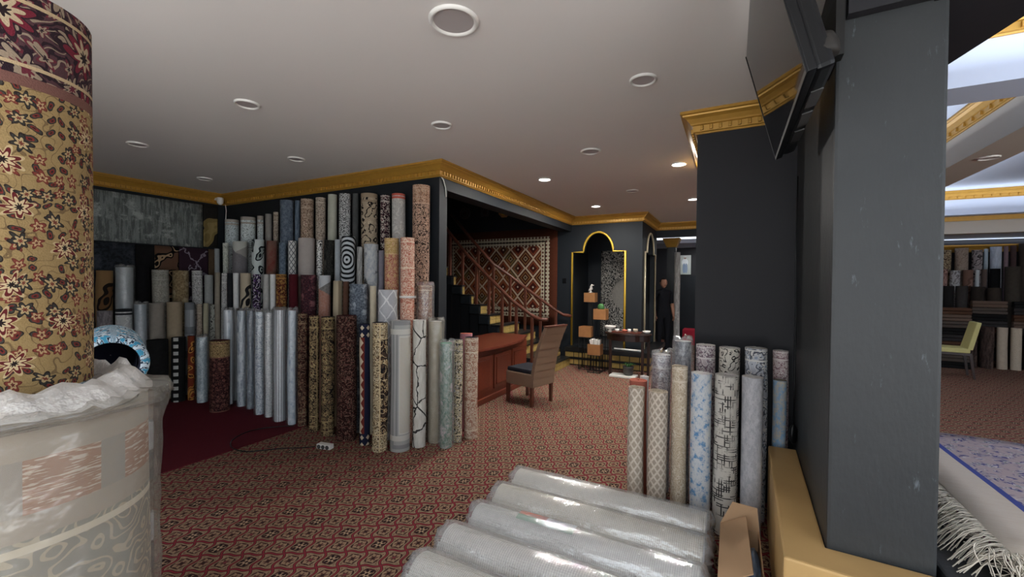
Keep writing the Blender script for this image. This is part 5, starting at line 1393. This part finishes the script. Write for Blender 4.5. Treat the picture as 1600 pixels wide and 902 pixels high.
# ------------------------------------------------------------------ room on the right: chair, rolls, folded carpets
yc = empty('dining_chair', (3.5, 10.35, 0), R_(-8)); tag(yc, 'pale yellow upholstered chair with dark legs in the right room', 'chair')
for (x, y) in ((-.2, -.2), (.21, -.2), (-.2, .2), (.21, .2)):
    dx = .05 if x > 0 else -.01
    MB().hexa([(x+dx-.014, y-.014, 0), (x+dx+.014, y-.014, 0), (x+dx+.014, y+.014, 0), (x+dx-.014, y+.014, 0), (x-.02, y-.02, .4), (x+.02, y-.02, .4), (x+.02, y+.02, .4), (x-.02, y+.02, .4)]).obj('leg', M['espresso'], yc)
MB().box((-.24, -.23, .40), (.22, .23, .44)).obj('seat_frame', M['espresso'], yc)
MB().box((-.25, -.235, .44), (.2, .235, .52)).obj('seat', M['yellow_fabric'], yc, False, .018)
MB().hexa([(.16, -.235, .50), (.23, -.235, .50), (.23, .235, .50), (.16, .235, .50), (.27, -.225, .98), (.33, -.225, .98), (.33, .225, .98), (.27, .225, .98)]).obj('backrest', M['yellow_fabric'], yc, False, .012)
GQ = 'rolls along the back wall of the right room'
DB = ('4a3c36', '2e2522', '5c4c44', '3c302c')
for yp, lst in ((11.655, [(1509, 1529, 513, C('distress', DB, k=5), 'brown_cap', 'dark brown front roll beside the yellow chair'), (1530, 1555, 511, C('distress', DB, k=4), 'brown_cap', 'thick dark brown front roll before the cream rolls'),
                         (1557, 1577, 512, C('plain', ('b3a594', 'a39584')), 'beige_cap', 'plain cream front roll in the right room'), (1578.5, 1599, 513, C('distress', ('b8ab98', 'a89a86', 'c4b8a6', '5a5048'), k=4, thr=.62), 'beige_cap', 'cream front roll with dark marks in the right room'),
                         (1601, 1622, 514, C('plain', ('a89c8a', '988c7a')), 'beige_cap', 'plain beige front roll past the marked cream roll')]),
                (12.01, [(1472, 1492, 447, C('plain', ('1f1d1d', '151414')), 'black_cap', 'black middle roll in the right room'), (1493, 1514, 447, C('plain', ('3a3736', '2c2a29')), 'black_cap', 'dark grey middle roll in the right room'),
                        (1516, 1540, 448, C('plain', ('2e2824', '221e1b')), 'brown_cap', 'dark brown middle roll in the right room'), (1541, 1566, 450, C('plain', ('37302a', '2a2521')), 'brown_cap', 'umber middle roll in the right room'), (1568, 1598, 417, C('plain', ('3f3a34', '302c28')), 'brown_cap', 'tall thick olive brown middle roll')]),
                (12.27, [(1470, 1482, 421, C('scroll', ('8c6e66', '5a403c', 'a88c84', '6e504a'), k=8), 'brown_cap', 'rosy brown scroll roll in the right room'), (1483, 1502, 423, C('scroll', ('9a9a9c', '6a6668', 'b5b5b6', '7c7a7c'), k=7), 'grey_cap', 'grey scroll roll in the right room'),
                         (1503.5, 1522, 422, C('swirl', ('6d544a', '5a443c', '7d645a'), k=4), 'brown_cap', 'brown swirl roll in the right room'), (1523, 1532, 422, C('plain', ('b5bcc0', 'a5acb0')), 'white_cap', 'narrow white roll in the right room'),
                         (1533, 1544, 421, C('plain', ('5c504c', '4a403c')), 'brown_cap', 'narrow taupe roll before the black roll in the right room'), (1546, 1565, 420, C('plain', ('161719', '101012')), 'black_cap', 'tall black roll under the pale rolls in the right room')]),
                (12.52, [(1470, 1488, 391, C('persian', ('8c7c66', '3a2c26', 'a8987c', '5a4434'), k=6, border=.1), 'beige_cap', 'brown and beige rear roll in the right room'), (1489, 1517, 388, C('scroll', ('8f8176', '7a6c62', 'a3968a', '7a6c62'), k=6, w=.1), 'beige_cap', 'thick taupe rear roll in the right room'),
                         (1518, 1537, 391, C('scroll', ('8a8284', '3a3638', 'a09a9c', '5a5456'), k=6), 'grey_cap', 'grey rear roll with dark marks in the right room'), (1537.5, 1545, 389, C('plain', ('a9b8c4', '98a8b4')), 'white_cap', 'narrow pale blue rear roll in the right room'),
                         (1546, 1567, 386, C('distress', ('b9c2d0', 'a4aebe', 'c9d0da', '98a4b8'), k=4), 'white_cap', 'pale blue white rear roll in the right room'), (1568, 1577, 385, C('plain', ('7c6a70', '6c5a60')), 'grey_cap', 'narrow mauve rear roll in the right room'),
                         (1578, 1590, 384, C('plain', ('4a3a3a', '3a2e2e')), 'brown_cap', 'narrow dark brown rear roll in the right room'), (1591, 1610, 381, C('plain', ('3c3430', '2e2825')), 'brown_cap', 'tallest dark rear roll in the right room')])):
    for xl, xr, yt, m, cap, lb in lst: pxroll(xl, xr, yt, 1, yp, m, cap, lb, GQ, rmax=.112)
fm = {}
def folded(x, y, z, w, d, h, mt, label):
    m = MB().box((-w/2, -d/2, 0), (w/2, d/2, h*.47)).box((-w/2, -d/2+.012, h*.53), (w/2, d/2, h)).box((-w/2+.004, d/2-.05, h*.4), (w/2-.004, d/2+.006, h*.6))
    o = m.obj('folded_carpet', mt, None, False, .012, (x, y, z)); tag(o, label, 'folded carpet', 'folded carpets piled in the right room'); return o
FC = [M['black_cap'], M['brown_cap'], plain('grey_brown_pile', '4c443e', .95, .1), plain('charcoal_pile', '302e2e', .95, .1), plain('mocha_pile', '5c4c42', .95, .1)]
FN = ['black', 'dark brown', 'grey brown', 'charcoal', 'mocha']
ORD = ['lowest', 'second up', 'third up', 'fourth up', 'fifth up', 'sixth up', 'seventh up', 'eighth up', 'ninth up', 'tenth up']
for ci, (px_, py_, nl, w_, d_, lb) in enumerate(((1486, 11.38, 9, .5, .3, 'pile behind the yellow chair'), (1545, 11.835, 10, .5, .1, 'pile behind the brown front rolls'), (1612, 11.835, 10, .5, .1, 'pile behind the cream front rolls'))):
    p = hit(px_, 480, 1, py_)
    for k in range(nl):
        q = (k*2+ci) % 5; folded(p.x, py_, .003+k*.132, w_, d_, .125, FC[q], '%s folded carpet, %s in the %s' % (FN[q], ORD[k], lb))
# ------------------------------------------------------------------ through the far doorway
cl = empty('display_column', (-1.33, 11.0, 0)); tag(cl, 'black square column with gold capital beyond the doorway', 'column')
MB().box((-.1, -.1, 0), (.1, .1, 2.5)).obj('shaft', M['trim_black'], cl)
MB().hexa([(-.11, -.11, 2.5), (.11, -.11, 2.5), (.11, .11, 2.5), (-.11, .11, 2.5), (-.2, -.2, 2.72), (.2, -.2, 2.72), (.2, .2, 2.72), (-.2, .2, 2.72)]).obj('capital', M['gold'], cl)
stand_roll((-1.12, 10.3), .075, 2.33, C('distress', ('a9a6a2', '8a8784', 'c0bdb8', '6c6a68'), k=4), 'grey_cap', 'tall pale grey roll standing in the far doorway')
g = T('poster_print', .5); u, v = g.uv()
def ell(cx0, cy0, rx, ry): a = (u-cx0)/rx; b = (v-cy0)/ry; return (a*a+b*b) < 1
c = g.mix(v, 'c5cbc8', 'aab3ae'); c = g.mix(ell(.5, .36, .27, .18), c, 'dfe6ea'); c = g.mix(ell(.42, .68, .12, .26), c, '7f93ad'); c = g.mix(ell(.6, .68, .12, .26), c, '8798b0')
c = g.mix(ell(.5, .13, .1, .075), c, 'a08474'); c = g.mix(ell(.5, .08, .13, .045), c, 'd5d8d6')
post = g.out(c)
pa, pb = hit(1061, 399, 1, 12.6), hit(1079, 429, 1, 12.6)
V_ = [(pa.x, 12.66, pa.z), (pb.x, 12.66, pa.z), (pb.x, 12.66, pb.z), (pa.x, 12.66, pb.z)]; V_ += [(x, 12.68, z) for x, _, z in V_]
me = bpy.data.meshes.new('poster'); me.from_pydata(V_, [], [(0, 3, 2, 1), (4, 5, 6, 7), (0, 1, 5, 4), (1, 2, 6, 5), (2, 3, 7, 6), (3, 0, 4, 7)])
ul = me.uv_layers.new(name='UVMap'); q4 = [(0, 0), (1, 0), (1, 1), (0, 1)]
for lp in me.loops: ul.data[lp.index].uv = q4[lp.vertex_index % 4]
me.materials.append(post); o = link('poster', me, [None]); tag(o, 'light poster of a standing figure in white and blue beyond the doorway', 'poster')
o = boxo('dark_banner', (pa.x-.05, 12.6, .3), (pb.x+.4, 12.66, pb.z-.03), M['navy_wall']); o.location = (0, 0, 0); tag(o, 'plain dark navy panel below the poster', 'panel')
o = boxo('low_red_bench', (-1.15, 11.9, 0), (-.5, 12.4, .4), M['red_cap'], None, .02); tag(o, 'low red covered bench below the dark panel', 'bench')

# ------------------------------------------------------------------ person in black standing beyond the doorway
def person(loc, rz):
    V_ = []; E_ = []; R2 = []
    def add(p, r, par=None):
        V_.append(p); R2.append(r)
        if par is not None: E_.append((par, len(V_)-1))
        return len(V_)-1
    pel = add((0, 0, .95), (.15, .11)); wa = add((0, .0, 1.1), (.135, .1), pel); chs = add((0, .01, 1.28), (.165, .11), wa); shd = add((0, .01, 1.42), (.12, .085), chs)
    nk = add((0, .015, 1.5), (.052, .055), shd)
    for s in (-1, 1):
        hp = add((s*.09, 0, .88), (.09, .1), pel); kn = add((s*.095, -.01, .5), (.06, .065), hp); an = add((s*.1, .02, .1), (.042, .048), kn); add((s*.105, -.12, .045), (.04, .035), an)
        sh = add((s*.17, .01, 1.41), (.06, .06), shd); el = add((s*.22, .03, 1.14), (.045, .045), sh)
    me = bpy.data.meshes.new('person'); me.from_pydata(V_, E_, [])
    o = link('person', me, [M['cloth_black']], None, loc); o.rotation_euler[2] = rz
    md = o.modifiers.new('skin', 'SKIN'); o.modifiers.new('sub', 'SUBSURF').levels = 2
    o.modifiers['sub'].render_levels = 2
    for i, v_ in enumerate(me.skin_vertices[0].data): v_.radius = R2[i]; v_.use_root = (i == 0)
    # head
    bm = bmesh.new(); bmesh.ops.create_uvsphere(bm, u_segments=20, v_segments=14, radius=1)
    for v_ in bm.verts:
        c_ = v_.co; x, y, z = c_.x*.073, c_.y*.092, c_.z*.115
        if z < 0: x *= 1-.35*(-z/.115)**1.5; y *= 1-.18*(-z/.115)
        if c_.y < -.9 and abs(c_.x) < .3 and -.3 < c_.z < .15: y -= .014
        if c_.y < -.5 and .05 < c_.z < .25 and .25 < abs(c_.x) < .6: y += .008
        v_.co = (x, y, z)
    me2 = bpy.data.meshes.new('head'); bm.to_mesh(me2); bm.free()
    for p in me2.polygons: p.use_smooth = True
    h = link('head', me2, [M['skin']], o, (0, .0, 1.62))
    for s in (-1, 1):
        MB().lathe([(.001, -.005), (.009, 0), (.001, .005)], (s*.028, -.084, .012), 8, False).obj('eye', M['hair'], h, True)
        MB().lathe([(.004, -.026), (.013, -.01), (.015, .014), (.004, .026)], (s*.074, .008, 0), 8).obj('ear', M['skin'], h, True)
    MB().tube([(-.024, -.083, -.05), (0, -.088, -.052), (.024, -.083, -.05)], .004, 5).obj('mouth', M['maroon_cap'], h, True)
    bm = bmesh.new(); bmesh.ops.create_uvsphere(bm, u_segments=20, v_segments=14, radius=1)
    bmesh.ops.delete(bm, geom=[v_ for v_ in bm.verts if v_.co.z < -.35 or (v_.co.y < -.45 and v_.co.z < .45)], context='VERTS')
    for v_ in bm.verts: v_.co = (v_.co.x*.081, v_.co.y*.1+.004, v_.co.z*.122+.006)
    me3 = bpy.data.meshes.new('hair'); bm.to_mesh(me3); bm.free(); link('hair', me3, [M['hair']], h)
    # bare forearms with hands
    for s in (-1, 1):
        fa = MB().tube([(s*.222, .03, 1.15), (s*.225, -.01, 1.02), (s*.215, -.05, .9)], [.043, .038, .026], 12).obj('forearm', M['skin'], o, True)
        hd = MB(); hd.hexa([(s*.215-.014, -.09, .83), (s*.215+.014, -.09, .83), (s*.215+.014, -.02, .83), (s*.215-.014, -.02, .83), (s*.215-.014, -.075, .905), (s*.215+.014, -.075, .905), (s*.215+.014, -.028, .905), (s*.215-.014, -.028, .905)])
        for f in range(4):
            y = -.081+f*.018; l = (.055, .066, .07, .058)[f]
            hd.tube([(s*.215, y, .836), (s*.213, y-.004, .836-l*.6), (s*.203, y-.006, .836-l)], [.0085, .008, .006], 6)
        hd.tube([(s*.212, -.088, .88), (s*.205, -.108, .85), (s*.2, -.108, .82)], [.01, .009, .007], 6)
        hd.obj('hand', M['skin'], o, True)
    return o
o = person((-1.37, 9.98, .0), R_(35)); tag(o, 'person in black clothes with bare forearms standing beyond the far doorway', 'person')

# ------------------------------------------------------------------ small fittings
p = hit(355, 303, 1, YR-.13)
sc2 = empty('security_camera', (XL+.16, YR-.16, 2.80)); tag(sc2, 'small white security camera below the cornice in the wall corner', 'camera')
MB().lathe([(.035, .05), (.045, .045), (.045, .0), (.04, -.03), (.02, -.055), (.003, -.06)], (0, 0, 0), 18).obj('dome', M['white_plastic'], sc2, True)
MB().box((-.16, -.02, .02), (-.03, .02, .05)).obj('arm', M['white_plastic'], sc2)
MB().tube([(-.13, .14, .0), (-.10, .14, -.12), (-.12, .14, -.3), (-.1, .14, -.5)], .006, 6).obj('cable', M['white_plastic'], sc2, True)
o = MB().tube([(XB+.006, YR+.03, 2.765), (XB+.008, YR+.06, 2.74), (XB+.008, YR+.1, 2.66), (XB+.006, YR+.11, 2.56)], .006, 6).obj('loose_cable', M['white_plastic'], None, True); tag(o, 'short white cable hanging at the stairwell corner', 'cable')
o = MB().box((-.04, -.006, -.05), (.04, 0, .05)).obj('light_switch', M['black_plastic'], None, False, .003, tuple(hit(882, 439, 1, YA-.001))); tag(o, 'small black light switch on the wall beside the arch', 'switch')
